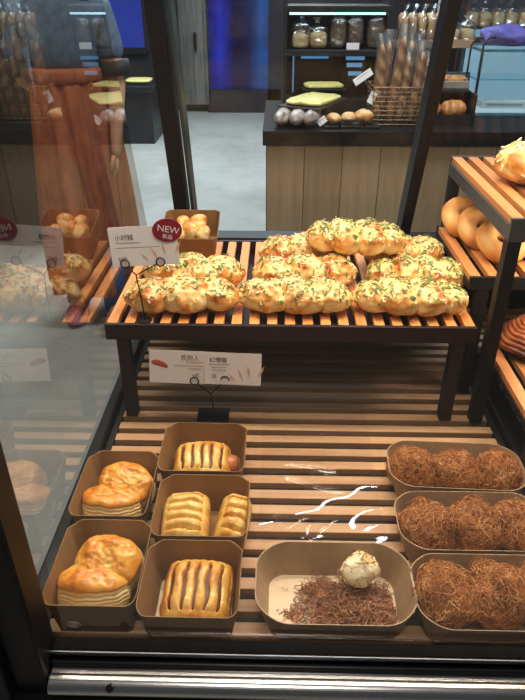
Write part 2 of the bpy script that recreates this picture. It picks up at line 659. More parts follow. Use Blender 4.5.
# glazing: front, side and leaning rear
MB().add([(PXR, 0.446, 0.80), (XR, 0.446, 0.80), (XR, 0.446, 1.62), (PXR, 0.446, 1.62)], [(0, 1, 2, 3)]).build('front_glass', GLASS, case)
MB().add([(XL, 0.462, 0.768), (XL, 1.45, 0.768), (XL, 1.45, 0.94), (XL, 1.19, 1.63), (XL, 0.462, 1.63)], [(0, 1, 2, 3, 4)]).build('side_glass', GLASS_SIDE, case)
a = Vector((-0.318, YB, ZB))
MB().add([a, (XR, YB, ZB), Vector((XR, YB, ZB)) + lean * 0.74, a + lean * 0.74], [(0, 1, 2, 3)]).build('rear_glass', GLASS_REAR, case)


# slatted trays in the floor of the case
def slat_tray(name, label, xa, xb, ya, yb):
    t = thing(name, label, 'tray', ((xa + xb) / 2, (ya + yb) / 2, 0.7155))
    hx, hy = (xb - xa) / 2, (yb - ya) / 2
    m = MB()
    y = -hy + 0.006
    rng = random.Random(3)
    while y + 0.02 < hy:
        j = rng.uniform(-0.001, 0.001)
        m.box(-hx + 0.008, hx - 0.008, y + j, y + 0.0195 + j, 0.022, 0.0345)
        y += 0.0352
    m.build('slats', SLAT_LOW, t, bevel=0.0012)
    f = MB()
    f.box(-hx, -hx + 0.012, -hy, hy, 0, 0.036).box(hx - 0.012, hx, -hy, hy, 0, 0.036)
    f.box(-hx + 0.012, hx - 0.012, -hy, -hy + 0.005, 0, 0.03).box(-hx + 0.012, hx - 0.012, hy - 0.005, hy, 0, 0.03)
    f.box(-0.012, 0.012, -hy + 0.005, hy - 0.005, 0.004, 0.0215)
    f.build('frame', BLACK_SOFT, t, bevel=0.001)
    return t


slat_tray('slatted_tray', 'long slatted wooden tray under the kraft boxes and floss buns', -0.300, 0.416, 0.455, 1.435)
slat_tray('slatted_tray', 'slatted wooden tray on the case floor under the tall rack', 0.452, 1.15, 0.455, 1.435)
dv = MB().box(0.418, 0.450, 0.455, 1.435, 0.7155, 0.768).build('tray_divider', BLACK, bevel=0.002)
tag(dv, 'black metal strip dividing the two slatted tray sections', 'divider')


# ------------------------------------------------------------------ display stands
def slatted_stand(name, label, xa, xb, ya, yb, z, zfoot, metal, slat, rail_h=0.030, pitch=0.0312, splay=0.0, cross=True, inset=0.028):
    t = thing(name, label, 'display stand', ((xa + xb) / 2, (ya + yb) / 2, zfoot))
    hx, hy, h = (xb - xa) / 2, (yb - ya) / 2, z - zfoot
    f = MB()
    f.box(-hx, hx, -hy, -hy + 0.008, h - rail_h, h + 0.001).box(-hx, hx, hy - 0.008, hy, h - rail_h, h + 0.001)
    f.box(-hx, -hx + 0.008, -hy + 0.008, hy - 0.008, h - rail_h, h - 0.0125).box(hx - 0.008, hx, -hy + 0.008, hy - 0.008, h - rail_h, h - 0.0125)
    f.box(-hx + 0.008, hx - 0.008, -0.012, 0.012, h - rail_h, h - 0.0125)
    f.build('frame', metal, t, bevel=0.001)
    MB().box(-hx + 0.008, hx - 0.008, -hy + 0.008, hy - 0.008, h - rail_h - 0.0015, h - rail_h).build('added_shade_sheet', metal, t)  # sheet added beneath the slats to keep light off the space below
    m = MB()
    nsl = round((2 * hx - pitch * 0.58) / pitch) + 1
    pitch2 = (2 * hx - 0.004 - pitch * 0.58) / (nsl - 1)
    x = -hx + 0.002
    for i in range(nsl):
        m.box(x, x + pitch * 0.58, -hy + 0.0085, hy - 0.0085, h - 0.012, h)
        x += pitch2
    m.build('slats', slat, t, bevel=0.001)
    for sx in (-1, 1):
        for sy in (-1, 1):
            q = MB()
            q.bar((sx * (hx - inset), sy * (hy - 0.012), h - rail_h), (sx * (hx - inset - splay), sy * (hy - 0.012), 0.0), 0.022, 0.022, up=(0, 1, 0))
            q.build('leg', BLACK_SOFT if metal is GREY_METAL else metal, t, bevel=0.001)
    if cross:
        for sx in (-1, 1):
            MB().box(sx * (hx - inset) - 0.009, sx * (hx - inset) + 0.009, -hy + 0.03, hy - 0.03, h - rail_h - 0.02, h - rail_h - 0.002).build('cross_rail', metal, t)
    return t


ZS = 0.95
STANDMETAL = plain('reflection_tinted_metal', srgb(46, 34, 39), 0.5, 0, 0.3)  # plum tint paints in the photographer's purple reflection on the black metal
slatted_stand('display_stand', 'low dark slatted stand carrying the rows of chive loaves', -0.298, 0.352, 0.952, 1.368, ZS, ZT + 0.001, STANDMETAL, SLAT_UP)
ZR = 1.148
slatted_stand('tall_rack', 'tall grey slatted rack at right holding one cheese topped bun', 0.368, 0.95, 0.945, 1.352, ZR, ZT + 0.001, GREY_METAL, SLAT_RACK, rail_h=0.038, pitch=0.034, inset=0.012, cross=False)
slatted_stand('doughnut_stand', 'dark slatted shelf holding ring doughnuts beneath the tall rack', 0.354, 0.90, 1.045, 1.325, 1.004, ZT + 0.001, BLACK_SOFT, SLAT_RACK, rail_h=0.024, pitch=0.034)
slatted_stand('pastry_stand', 'low dark slatted stand under the round dark swirl pastry', 0.402, 0.90, 0.800, 1.044, 0.872, ZT + 0.001, BLACK_SOFT, SLAT_RACK, rail_h=0.022, pitch=0.034, cross=False)


# ------------------------------------------------------------------ kraft boxes
def rrect(hx, hy, r, n=8):
    pts = []
    for cx, cy, a0 in ((hx - r, hy - r, 0), (-hx + r, hy - r, pi / 2), (-hx + r, -hy + r, pi), (hx - r, -hy + r, 3 * pi / 2)):
        for k in range(n + 1):
            a = a0 + pi / 2 * k / n
            pts.append((cx + r * cos(a), cy + r * sin(a)))
    return pts


def kraft_tray(name, label, xa, xb, ya, yb, h, mat, lining=None, flare=0.010, r0=0.006, r1=0.016, dip=0.010, group=None, rz=0.0, z=ZT, bow=0.004):
    t = thing(name, label, 'paper tray', ((xa + xb) / 2, (ya + yb) / 2, z + 0.0005), rz, group)
    hx, hy = (xb - xa) / 2, (yb - ya) / 2
    T = 0.0011
    bot = rrect(hx - flare, hy - flare, r0)
    topo = rrect(hx, hy, r1)
    K = len(bot)
    rows = 5
    vs, fs = [], []

    def ring(off, row):
        u = row / rows
        out = []
        for k in range(K):
            bx, by = bot[k]
            tx, ty = topo[k]
            x, y = bx + (tx - bx) * u, by + (ty - by) * u
            # middle of each wall bows a little, corners of the rim drop
            cx, cy = abs(x) / hx, abs(y) / hy
            corner = min(cx, cy) ** 3
            l = sqrt(x * x + y * y)
            sc = 1 - off / l
            zz = h * u - dip * corner * u * u
            x2 = x * sc + (bow * u * (1 - cy ** 2) * (1 if x > 0 else -1) if cx > cy else 0)
            y2 = y * sc + (bow * u * (1 - cx ** 2) * (1 if y > 0 else -1) if cy >= cx else 0)
            out.append((x2, y2, zz + (T if off > 0 else 0) * (1 - u)))
        return out
    seq = [ring(0, i) for i in range(rows + 1)] + [ring(T * 1.3, i) for i in range(rows, -1, -1)]
    for s in seq: vs += s
    for i in range(len(seq) - 1):
        for k in range(K):
            k2 = (k + 1) % K
            fs.append((i * K + k, i * K + k2, (i + 1) * K + k2, (i + 1) * K + k))
    me = bpy.data.meshes.new('tray_wall')
    me.from_pydata(vs, [], fs)
    me.update()
    o = link('wall', me, mat, t, smooth=False)
    m = MB()
    bo = [(x * 0.985, y * 0.985) for x, y in bot]
    m.add([(x, y, 0.0) for x, y in bo] + [(x, y, T) for x, y in bo], [tuple(range(K - 1, -1, -1)), tuple(range(K, 2 * K))] + [(k, (k + 1) % K, K + (k + 1) % K, K + k) for k in range(K)])
    m.build('base', lining or mat, t)
    return t


GB = 'kraft boxes of puff pastries'
boxA = kraft_tray('kraft_box', 'kraft box at the front left corner with a printed white stamp', -0.282, -0.168, 0.487, 0.624, 0.070, KRAFT)
boxB = kraft_tray('kraft_box', 'kraft box against the side glass behind the stamped front box', -0.292, -0.182, 0.634, 0.772, 0.070, KRAFT)
boxC = kraft_tray('kraft_box', 'front kraft box holding the single dark slit pastry', -0.163, -0.041, 0.474, 0.590, 0.070, KRAFT, CREAM_CARD)
boxD = kraft_tray('kraft_box', 'middle kraft box holding two pale slit pastries', -0.168, -0.036, 0.600, 0.720, 0.070, KRAFT)
boxE = kraft_tray('kraft_box', 'rearmost kraft box holding the sausage pastry', -0.180, -0.046, 0.731, 0.850, 0.070, KRAFT)
# the stamp on the front wall of the corner box
st = MB()
cx, cz = -0.022, 0.024
for r, a, b in ((0.0075, 0, 0), (0.0055, 0, 0)):
    pts = [(cx + r * 1.15 * cos(t_), -0.0625 - (cz + r * sin(t_)) * 0.143, cz + r * sin(t_)) for t_ in [2 * pi * k / 24 for k in range(24)]]
    st.tube(pts, 0.0005, 4, closed=True)
for zz in (-0.003, 0, 0.003):
    st.tube([(cx - 0.004, -0.0625 - (cz + zz) * 0.143, cz + zz), (cx + 0.004, -0.0625 - (cz + zz) * 0.143, cz + zz)], 0.0005, 4)
st.build('stamp', plain('white_stamp', srgb(200, 188, 170), 0.6), boxA)

boxF = kraft_tray('kraft_boat', 'half empty kraft boat with spilled pork floss and a torn piece', -0.018, 0.180, 0.480, 0.604, 0.050, KRAFT_GREY, CREAM_CARD, flare=0.013, r0=0.022, r1=0.040, dip=0.0)
boxG = kraft_tray('kraft_boat', 'front right kraft boat of floss buns beside the glass sill', 0.184, 0.392, 0.476, 0.588, 0.050, KRAFT_GREY, None, flare=0.013, r0=0.018, r1=0.034, dip=0.0)
boxH = kraft_tray('kraft_boat', 'middle kraft boat in the column of floss bun boats', 0.182, 0.392, 0.598, 0.708, 0.050, KRAFT_GREY, None, flare=0.013, r0=0.018, r1=0.034, dip=0.0)
boxI = kraft_tray('kraft_boat', 'rear kraft boat of darker floss buns below the stand', 0.188, 0.396, 0.718, 0.826, 0.050, KRAFT_GREY, None, flare=0.013, r0=0.018, r1=0.034, dip=0.0, rz=-0.04)


# ------------------------------------------------------------------ pastries of the boxes
def puff_half(name, rx, ry, h, tilt, parent, loc, seed, glaze=0.62, top_at=0.5, taper=0.0):
    """a thick slab of laminated dough: pale leafy side, egg-washed domed top"""
    def fn(u, a):
        # profile: bottom centre -> side -> shoulder -> top centre
        if u < 0.18:
            r, zz, part = u / 0.18 * 0.94, 0.0, 0
        elif u < top_at:
            v = (u - 0.18) / (top_at - 0.18)
            r, zz, part = 0.94 + 0.06 * sin(pi * v) - 0.04 * v, v * 0.66, 1
        else:
            v = (u - top_at) / (1 - top_at)
            r, zz, part = 0.96 * cos(v * pi / 2) ** 0.85, 0.66 + 0.34 * sin(v * pi / 2), 2
        ca, sa = cos(a), sin(a)
        k0 = fbm((ca * r * 1.1 + seed, sa * r * 1.1, 0), 1.3, 3)
        x = rx * r * spow(ca, 0.92) * (1 + 0.07 * k0)
        y = ry * r * spow(sa, 0.92) * (1 + 0.07 * k0)
        wav = 1 + 0.10 * fbm((ca * r * 2 + seed, sa * r * 2, 3), 1.0, 3)
        z = h * zz * wav * (1 - taper * (sa * 0.5 + 0.5))
        k = fbm((x + seed, y, z), 34, 4)
        b = 0.30
        if part == 1:
            lay = sin(zz * 60 + 2.2 * fbm((ca * 3 + seed, sa * 3, zz), 1.4, 3))
            f_ = 1 + 0.022 * lay
            x, y = x * f_, y * f_
            b = 0.10 + 0.10 * max(0, -lay) + 0.12 * k + (0.40 * max(0.0, (zz - 0.50) / 0.16))
        elif part == 2:
            v2 = min(1.0, v / 0.10)
            b = 0.42 + (glaze - 0.42) * v2 + 0.26 * k + 0.10 * (1 - v)
            z += 0.0014 * k
        return Vector((x, y, z)), b
    o = organic(name, 90, 96, fn, GLAZE, parent)
    o.location = loc
    o.rotation_euler = tilt
    return o


def folded_puff(label, loc, rz, seed, sc=1.0, gape=0.0):
    t = thing('folded_puff_pastry', label, 'pastry', loc, rz)
    puff_half('lower_half', 0.0455 * sc, 0.030 * sc, 0.047 * sc, (-0.34, 0.0, 0.10), t, (-0.006, -0.020, 0.0135), seed, 0.60, 0.52)
    puff_half('upper_half', 0.0425 * sc, 0.036 * sc, 0.050 * sc, (0.42 + gape, 0.08, -0.12), t, (0.006, 0.028, 0.0215), seed + 3.3, 0.58, 0.40)
    return t


ZI = ZT + 0.0022
folded_puff('golden folded puff pastry showing its pale layered side in the stamped box', (-0.225, 0.549, ZI), -0.06, 1.0, 1.06)
folded_puff('glazed folded puff pastry gaping open in the box behind', (-0.235, 0.698, ZI), -0.12, 6.0, 1.02)


def slit_pastry(label, loc, w, dpt, h, nsl, rot, seed, along='y', tone=0.30, sausage=None, fill_h=0.78):
    t = thing('slit_puff_pastry', label, 'pastry', loc, rot=rot)

    NX, NY = 110, 110
    vs, at_, fs, ids = [], [], [], {}

    def vert(i, j, sgn):
        X, Y = 2 * i / NX - 1, 2 * j / NY - 1
        X, Y = sin(X * pi / 2), sin(Y * pi / 2)
        edge = (1 - abs(X) ** 5) * (1 - abs(Y) ** 5)
        edge = max(0.0, edge)
        x = w / 2 * X * (1 - 0.07 * Y ** 4 + 0.02 * fbm((Y * 2, seed, 0), 1.5, 2))
        y = dpt / 2 * Y * (1 - 0.07 * X ** 4 + 0.02 * fbm((X * 2, seed, 4), 1.5, 2))
        k = fbm((x + seed, y, sgn), 34, 4)
        c, l = (X, Y) if along == 'y' else (Y, X)
        ph = (c * 0.5 + 0.5) * nsl + 0.18 * fbm((l * 1.2, c * 1.5, seed), 1.5, 2)
        s_ = abs(cos(pi * (ph + 0.5)))        # 0 at the slits, 1 between
        s_ = abs(sin(pi * ph)) if True else s_
        op = max(0.0, 1 - (abs(l) / 0.74) ** 6) * max(0.0, 1 - (abs(c) / 0.97) ** 10)
        g = max(0.0, 1 - s_ / 0.52) * op
        if sgn > 0:
            z = h * (0.40 + 0.60 * edge ** 0.42 * (1 - 0.16 * X * X - 0.16 * Y * Y))
            z += 0.0032 * s_ * op - 0.020 * g ** 0.7 + 0.0025 * k
            z += 0.0016 * sin((x if abs(Y) > abs(X) else y) * 520) * max(0.0, max(abs(X), abs(Y)) - 0.80) / 0.2
        else:
            z = h * 0.40 * (1 - edge ** 0.35)
            g = 0
        b = tone + 0.40 * g + 0.30 * max(0.0, max(abs(X), abs(Y)) - 0.82) / 0.18 + 0.42 * k - 0.10 * (1 - s_) * op
        return Vector((x, y, z)), b
    for sgn in (1, -1):
        for i in range(NX + 1):
            for j in range(NY + 1):
                rim = i in (0, NX) or j in (0, NY)
                if rim and sgn < 0:
                    ids[(i, j, -1)] = ids[(i, j, 1)]
                    continue
                p, b_ = vert(i, j, sgn)
                ids[(i, j, sgn)] = len(vs)
                vs.append(p)
                at_.append(b_)
        for i in range(NX):
            for j in range(NY):
                q = (ids[(i, j, sgn)], ids[(i + 1, j, sgn)], ids[(i + 1, j + 1, sgn)], ids[(i, j + 1, sgn)])
                fs.append(q if sgn > 0 else q[::-1])
    me = bpy.data.meshes.new('crust')
    me.from_pydata([tuple(p) for p in vs], [], fs)
    me.update()
    set_attr(me, 'brown', at_)
    link('crust', me, SLITC, t)

    def ff(u, a):
        th = pi * u
        r = abs(sin(th)) ** 0.5
        p = Vector((w * 0.42 * r * spow(cos(a), 0.6), dpt * 0.42 * r * spow(sin(a), 0.6), cos(th) * h * 0.28))
        k = fbm(p + Vector((seed, 2, 0)), 60, 3)
        p *= 1 + 0.06 * k
        p.z += h * fill_h - h * 0.28
        return p, 0.5
    organic('filling', 28, 48, ff, FILLING, t)
    if sausage:
        m = MB()
        m.tube([(sausage * w * 0.30, 0, h * 0.45), (sausage * w * 0.50, 0, h * 0.45), (sausage * w * 0.60, 0, h * 0.45), (sausage * w * 0.635, 0, h * 0.45)], [h * 0.30, h * 0.30, h * 0.27, h * 0.12], 16)
        m.build('sausage', SAUSAGE, t, smooth=True)
    return t


slit_pastry('browned square puff pastry with long dark slits alone in the front box', (-0.0965, 0.536, ZI), 0.090, 0.094, 0.056, 6, (0.10, 0, -0.04), 2.0, 'y', 0.36, fill_h=0.90)
slit_pastry('pale yellow pillow pastry with crosswise slits, beside a narrower one', (-0.1275, 0.660, ZI), 0.070, 0.090, 0.060, 6, (0.10, 0, 0.03), 5.0, 'x', 0.12, fill_h=0.66)
slit_pastry('narrow pale slit pastry standing on its side in the middle box', (-0.0640, 0.658, ZI + 0.003), 0.048, 0.088, 0.058, 5, (0.10, 0.24, -0.10), 8.0, 'x', 0.22, fill_h=0.66)
slit_pastry('slit puff roll with a sausage end poking out', (-0.1165, 0.790, ZI), 0.094, 0.080, 0.056, 6, (0.08, 0, 0.03), 11.0, 'y', 0.26, sausage=1, fill_h=0.90)


# ------------------------------------------------------------------ floss buns
def strand_lines(samples, rng, length, seg=5, wander=0.8, lift=0.004):
    lines = []
    for q, nr in samples:
        t = nr.orthogonal().normalized()
        t.rotate(Matrix.Rotation(rng.uniform(0, 2 * pi), 3, nr))
        L = length * rng.uniform(0.4, 1.4)
        p = q + nr * rng.uniform(-0.001, lift)
        pts = []
        axis = nr.copy()
        kv = rng.uniform(-wander, wander)
        for i in range(seg + 1):
            pts.append(p.copy())
            p = p + t * (L / seg)
            t.rotate(Matrix.Rotation(kv + rng.uniform(-0.3, 0.3), 3, axis))
            t = (t - nr * rng.uniform(0.05, 0.28)).normalized()
        lines.append((pts, nr, rng.uniform(0.5, 1.3)))
    return lines


def floss_bun_proto(label, loc, seed, mat, r=0.0385):
    t = thing('floss_bun', label, 'bun', loc)
    rng = random.Random(seed)

    def fn(u, a):
        th = pi * u
        p = Vector((sin(th) * cos(a), sin(th) * sin(a), cos(th)))
        k = fbm(p * r + Vector((seed, 0, 0)), 38, 4)
        q = p * r * (0.98 + 0.20 * k)
        q.z = q.z * 0.90 + r * 0.86
        return q, 0.5
    b = organic('bun', 30, 44, fn, BALL, t)
    sm = surface_samples(b.data, 3600, rng, lambda c, nn: 1.0 if c.z > r * 0.25 else 0.2)
    vs, fs = strips(strand_lines(sm, rng, 0.017, 5, 0.8, 0.0055), 0.00052, 0.0004)
    me = bpy.data.meshes.new('floss')
    me.from_pydata([tuple(v) for v in vs], [], fs)
    me.update()
    fo = link('floss', me, mat, t, smooth=False)
    fo['kind'] = 'stuff'
    return t


def tray_z(bx):
    return bx.location.z + 0.0012


ball_rows = [
    (boxG, 'front right boat', FLOSS, 21, 0.0385, [(-0.0655, -0.001), (0.001, 0.001), (0.067, 0.000)]),
    (boxH, 'middle boat', FLOSS, 22, 0.0360, [(-0.063, -0.002), (0.004, 0.000), (0.066, 0.001)]),
    (boxI, 'rear boat', FLOSS, 23, 0.0345, [(-0.0665, 0.001), (0.000, -0.001), (0.066, -0.002)]),
]
side = ['left', 'centre', 'right']
for bx, nm, mt, sd, rr, spots in ball_rows:
    proto = None
    for i, (ox, oy) in enumerate(spots):
        lab = 'round bun coated in shredded brown floss, %s one of three in the %s' % (side[i], nm)
        loc = (bx.location.x + ox, bx.location.y + oy - ox * 0.04 * (bx is boxI), tray_z(bx) + 0.0035)
        if proto is None:
            proto = floss_bun_proto(lab, loc, sd, mt, rr)
            proto['group'] = 'floss buns in kraft boats'
        else:
            q = dup(proto, loc, (0, 0, 1.9 * i), lab)

# spilled floss and torn piece in the half empty boat
fb = boxF.location
rng = random.Random(5)
m = []


def mound(cx, cy, sx, sy, hh, cnt, L):
    out = []
    for _ in range(cnt):
        x, y = rng.gauss(0, 0.5), rng.gauss(0, 0.5)
        rr = min(1.0, sqrt(x * x + y * y))
        z = hh * max(0.0, 1 - rr * rr) * rng.random()
        out.append((Vector((cx + x * sx, cy + y * sy, z + 0.0022)), Vector((rng.uniform(-.4, .4), rng.uniform(-.4, .4), 1)).normalized()))
    return out


def in_boat(v):
    return abs(v[0].x) < 0.080 and abs(v[0].y) < 0.044


sm = mound(0.024, -0.002, 0.056, 0.034, 0.024, 1500, 0.02) + mound(0.054, -0.008, 0.026, 0.030, 0.018, 700, 0.02) + mound(-0.022, 0.022, 0.022, 0.016, 0.008, 130, 0.02) + mound(-0.010, -0.030, 0.03, 0.012, 0.006, 90, 0.02)
sm = [s for s in sm if in_boat(s)]
vs, fs = strips(strand_lines(sm + sm, rng, 0.015, 6, 0.9, 0.004), 0.00075, 0.0005)
vs = [Vector((max(-0.086, min(0.086, v.x)), max(-0.05, min(0.05, v.y)), max(0.0018, v.z))) for v in vs]
me = bpy.data.meshes.new('spilled_floss')
me.from_pydata([tuple(v) for v in vs], [], fs)
me.update()
o = link('spilled_floss', me, FLOSS_DARK, None, False)
o.location = fb
tag(o, 'loose heap of brown pork floss left in the half empty boat', 'pork floss', kind='stuff')
sm = [s for s in mound(-0.052, -0.012, 0.018, 0.009, 0.004, 60, 0.02) if in_boat(s)]
vs, fs = strips(strand_lines(sm, rng, 0.012, 4, 0.6, 0.001), 0.0012, 0.0007)
vs = [Vector((v.x, v.y, max(0.0018, v.z))) for v in vs]
me = bpy.data.meshes.new('floss_shreds')
me.from_pydata([tuple(v) for v in vs], [], fs)
me.update()
o = link('floss_shreds', me, FLOSS_DARK, None, False)
o.location = fb
tag(o, 'small wisp of floss shreds lying apart on the cream lining', 'pork floss', kind='stuff')


def torn(u, a):
    th = pi * u
    p = Vector((sin(th) * cos(a) * 0.021, sin(th) * sin(a) * 0.018, cos(th) * 0.019))
    k = fbm(p + Vector((3, 1, 0)), 55, 4)
    p = p * (1 + 0.22 * k)
    b = 0.05 + 0.5 * max(0, fbm(p + Vector((1, 8, 0)), 60, 3))
    return p, b


tp = thing('torn_bun_piece', 'torn pale piece of bun resting on the spilled floss', 'bun piece', (fb.x + 0.036, fb.y + 0.026, ZT + 0.041), 0.4)
tp.scale = (1.22, 1.2, 1.2)
organic('crumb', 32, 44, torn, baked('torn_bun', [(0.02, srgb(246, 234, 196)), (0.3, srgb(240, 214, 140)), (0.6, srgb(200, 140, 80))], scale=90, rough=0.7, bump=0.6), tp)
rg = random.Random(31)
sm = surface_samples(tp.children[0].data, 70, rg, lambda c, nn: 1.0 if nn.z > 0.1 else 0.2)
vs, fs = strips(strand_lines(sm, rg, 0.012, 4, 0.6, 0.002), 0.0008, 0.0005)
me = bpy.data.meshes.new('clinging_floss')
me.from_pydata([tuple(v) for v in vs], [], fs)
me.update()
link('clinging_floss', me, FLOSS_DARK, tp, False)


# ------------------------------------------------------------------ chive loaves
def chive_loaf(label, seed, L=0.212, W=0.094, H=0.066, lobes=3, cheese=230, chives=150):
    t = thing('chive_loaf', label, 'bread loaf', (0, 0, 0), 0, 'cheese and chive loaves on the low stand')
    rng = random.Random(seed)
    sl = rng.uniform(0.10, 0.22)

    def fn(u, a):
        s = 2 * u - 1
        # ends rounded, lobes slanting round the loaf like a twist
        env = (1 - abs(s) ** 3.2) ** 0.5 if abs(s) < 1 else 0.0
        ph = u * lobes + sl * cos(a) * 1.2 + 0.06 * fbm((u * 6, seed, 0), 1.0, 2)
        c = abs(sin(pi * ph)) ** 0.55
        r = (0.70 + 0.30 * c) * env
        k = fbm((s * 2.2, cos(a) * 0.9 + seed, sin(a) * 0.9), 1.6, 4)
        y = W / 2 * r * spow(cos(a), 0.85) * (1 + 0.10 * k)
        z = H / 2 * r * spow(sin(a), 0.80) * (1 + 0.10 * k)
        bend = 0.004 * sin(s * 2 + seed)
        if z < 0: z *= 0.72
        p = Vector((s * L / 2, y + bend, z + H * 0.36))
        zz = sin(a)
        b = 0.20 + 0.34 * c * max(0, 1 - abs(zz - 0.25) * 1.1) + 0.42 * k + 0.12 * (zz > 0.2)
        if zz < -0.45: b = 0.34 + 0.2 * k
        if zz > 0.25:
            k2 = fbm(p + Vector((seed * 3, 0, 0)), 70, 3)
            tt = min(1.0, (zz - 0.25) / 0.3)
            b = b * (1 - tt) + tt * (0.14 + 0.60 * max(0, k2 + 0.1) + 0.85 * max(0, k) + 0.10 * c)
            p.z += 0.0028 * k2 * tt
        return p, b
    body = organic('crust', 150, 72, fn, CRUST, t)
    keep = lambda c, nn: (max(0.0, nn.z - 0.15) ** 0.8) * (1.2 + 1.6 * fbm(c + Vector((seed, 0, 0)), 26, 2)) if nn.z > 0.15 and (1.2 + 1.6 * fbm(c + Vector((seed, 0, 0)), 26, 2)) > 0 else 0.0
    scatter_strips('cheese', body.data, cheese, rng, keep, 0.0062, 0.0020, 0.0008, CHEESE, t)
    scatter_strips('chives', body.data, chives, rng, keep, 0.0080, 0.0034, 0.0007, CHIVE, t, lift=0.0014, curl=0.2, segs=2)
    return t


L1 = chive_loaf('', 1, chives=120, cheese=260)
L2 = chive_loaf('', 2, chives=150, cheese=300, lobes=3)
L3 = chive_loaf('', 3, chives=230, cheese=280, lobes=4, W=0.097)
ZL = ZS + 0.0012


def put(o, px, depth, z, rot, lab, sc=(1, 1, 1), first=True):
    zc = (Vector((0, depth, z)) - CAM)
    x = at(px, 300, y=depth).x
    # x from the pixel at this depth and height
    d = Vector((0, depth, z + 0.03)) - CAM
    cz = -(cam.rotation_euler.to_matrix().transposed() @ d).z
    x = (px - 277.5) / F * cz
    loc = (x, depth, z)
    if first:
        o.location = loc
        o.rotation_euler = rot
        o.scale = sc
        o['label'] = lab
        return o
    return dup(o, loc, rot, lab, None, sc)


put(L1, 185, 1.016, ZL, (0, 0, 0.01), 'front row chive loaf at the left end, in front of the price card stem', (1.0, 1, 1))
put(L2, 297, 1.018, ZL, (0, 0, -0.01), 'front row chive loaf in the middle, three lobed and browned', (1.0, 1, 1))
put(L3, 412, 1.018, ZL, (0, 0, 0.02), 'front row chive loaf at the right end, thick with chives', (0.98, 1, 1))
put(L2, 196, 1.122, ZL, (0, 0, 3.1), 'second row chive loaf at left, in front of the sample box', (0.96, 1, 1.05), False)
put(L1, 307, 1.124, ZL, (0, 0, 3.16), 'second row chive loaf in the middle, under the topmost loaf', (0.97, 1, 1.05), False)
put(L3, 418, 1.124, ZL, (0, 0, 3.12), 'second row chive loaf at right, smooth pale side showing', (0.92, 1, 1.02), False)
put(L1, 306, 1.232, ZL, (0, 0, 0.04), 'rear chive loaf at left, its end showing beside the topmost loaf', (0.90, 1, 1.05), False)
put(L2, 405, 1.232, ZL, (0, 0, 3.2), 'rear chive loaf at right, its end showing beside the topmost loaf', (0.80, 1, 1.05), False)
put(L3, 357, 1.178, ZL + 0.050, (0.02, 0, -0.05), 'topmost chive loaf lying across the loaves behind', (0.93, 1.04, 1.08), False)

# sample box of pieces at the back left of the stand
sx = at(193, 240, y=1.285).x
sb = kraft_tray('sample_box', 'small kraft sample box at the back left of the low stand', sx - 0.058, sx + 0.058, 1.232, 1.338, 0.062, KRAFT, flare=0.008, r0=0.004, r1=0.010, dip=0.0, z=ZS)
sb.rotation_euler = (0.26, 0, 0)
sb.location.z += 0.0128


def chunk(seed, r):
    def fn(u, a):
        th = pi * u
        p = Vector((spow(sin(th) * cos(a), 0.8), spow(sin(th) * sin(a), 0.8), spow(cos(th), 0.8))) * r
        k = fbm(p + Vector((seed, seed, 0)), 50, 3)
        p = p * (1 + 0.25 * k)
        return p, 0.2 + 0.5 * k + (0.35 if p.z > r * 0.4 else 0)
    return fn


for i, (ox, oy, r, lb) in enumerate([(-0.028, -0.018, 0.016, 'cut bread sample at the left of the sample box'), (-0.002, -0.012, 0.017, 'cut bread sample in the middle of the sample box'), (0.026, -0.016, 0.015, 'cut bread sample at the right of the sample box'), (0.012, 0.014, 0.018, 'tallest cut bread sample, heaped at the back of the sample box'), (-0.020, 0.016, 0.015, 'cut bread sample at the back left of the sample box')]):
    o = organic('bread_sample', 20, 28, chunk(i * 3.7, r), CRUST)
    o.location = (sx + ox, 1.283 + oy, ZS + 0.014 + r * 1.05 + 0.030 + oy * 0.26)
    tag(o, lb, 'bread sample', 'bread samples')
    o2 = organic('bread_sample', 20, 28, chunk(i * 2.1 + 1, r), CRUST)
    o2.location = (sx + ox * 1.05, 1.283 + oy, ZS + 0.016 + r + oy * 0.26)
    tag(o2, 'cut bread sample buried under the others in the sample box', 'bread sample', 'buried bread samples')


# ------------------------------------------------------------------ price cards
def text(body, size, mat, parent, loc, name='lettering', align='LEFT', rot=None, sx=1.0):
    c = bpy.data.curves.new(name, 'FONT')
    c.body = body
    c.size = size
    c.align_x = align
    c.extrude = 0.0001
    c.materials.append(mat)
    tmp = bpy.data.objects.new(name + '_curve', c)
    C.objects.link(tmp)
    me = bpy.data.meshes.new_from_object(tmp.evaluated_get(bpy.context.evaluated_depsgraph_get()))
    bpy.data.objects.remove(tmp)
    o = bpy.data.objects.new(name, me)
    if not me.materials: me.materials.append(mat)
    C.objects.link(o)
    o.location = loc
    o.rotation_euler = rot or (pi / 2, 0, 0)
    o.scale = (sx, 1, 1)
    o.parent = parent
    return o


def card_sheet(w, h, r=0.003):
    pts = rrect(w / 2, h / 2, r, 4)
    K = len(pts)
    return MB().add([(x, -0.0004, y) for x, y in pts] + [(x, 0.0004, y) for x, y in pts], [tuple(range(K)), tuple(range(2 * K - 1, K - 1, -1))] + [(k, K + k, K + (k + 1) % K, (k + 1) % K) for k in range(K)])


def rule(w, h, loc, mat, parent, name='print_line'):
    x, y, z = loc
    return MB().box(x - w / 2, x + w / 2, y - 0.0001, y + 0.0001, z - h / 2, z + h / 2).build(name, mat, parent)


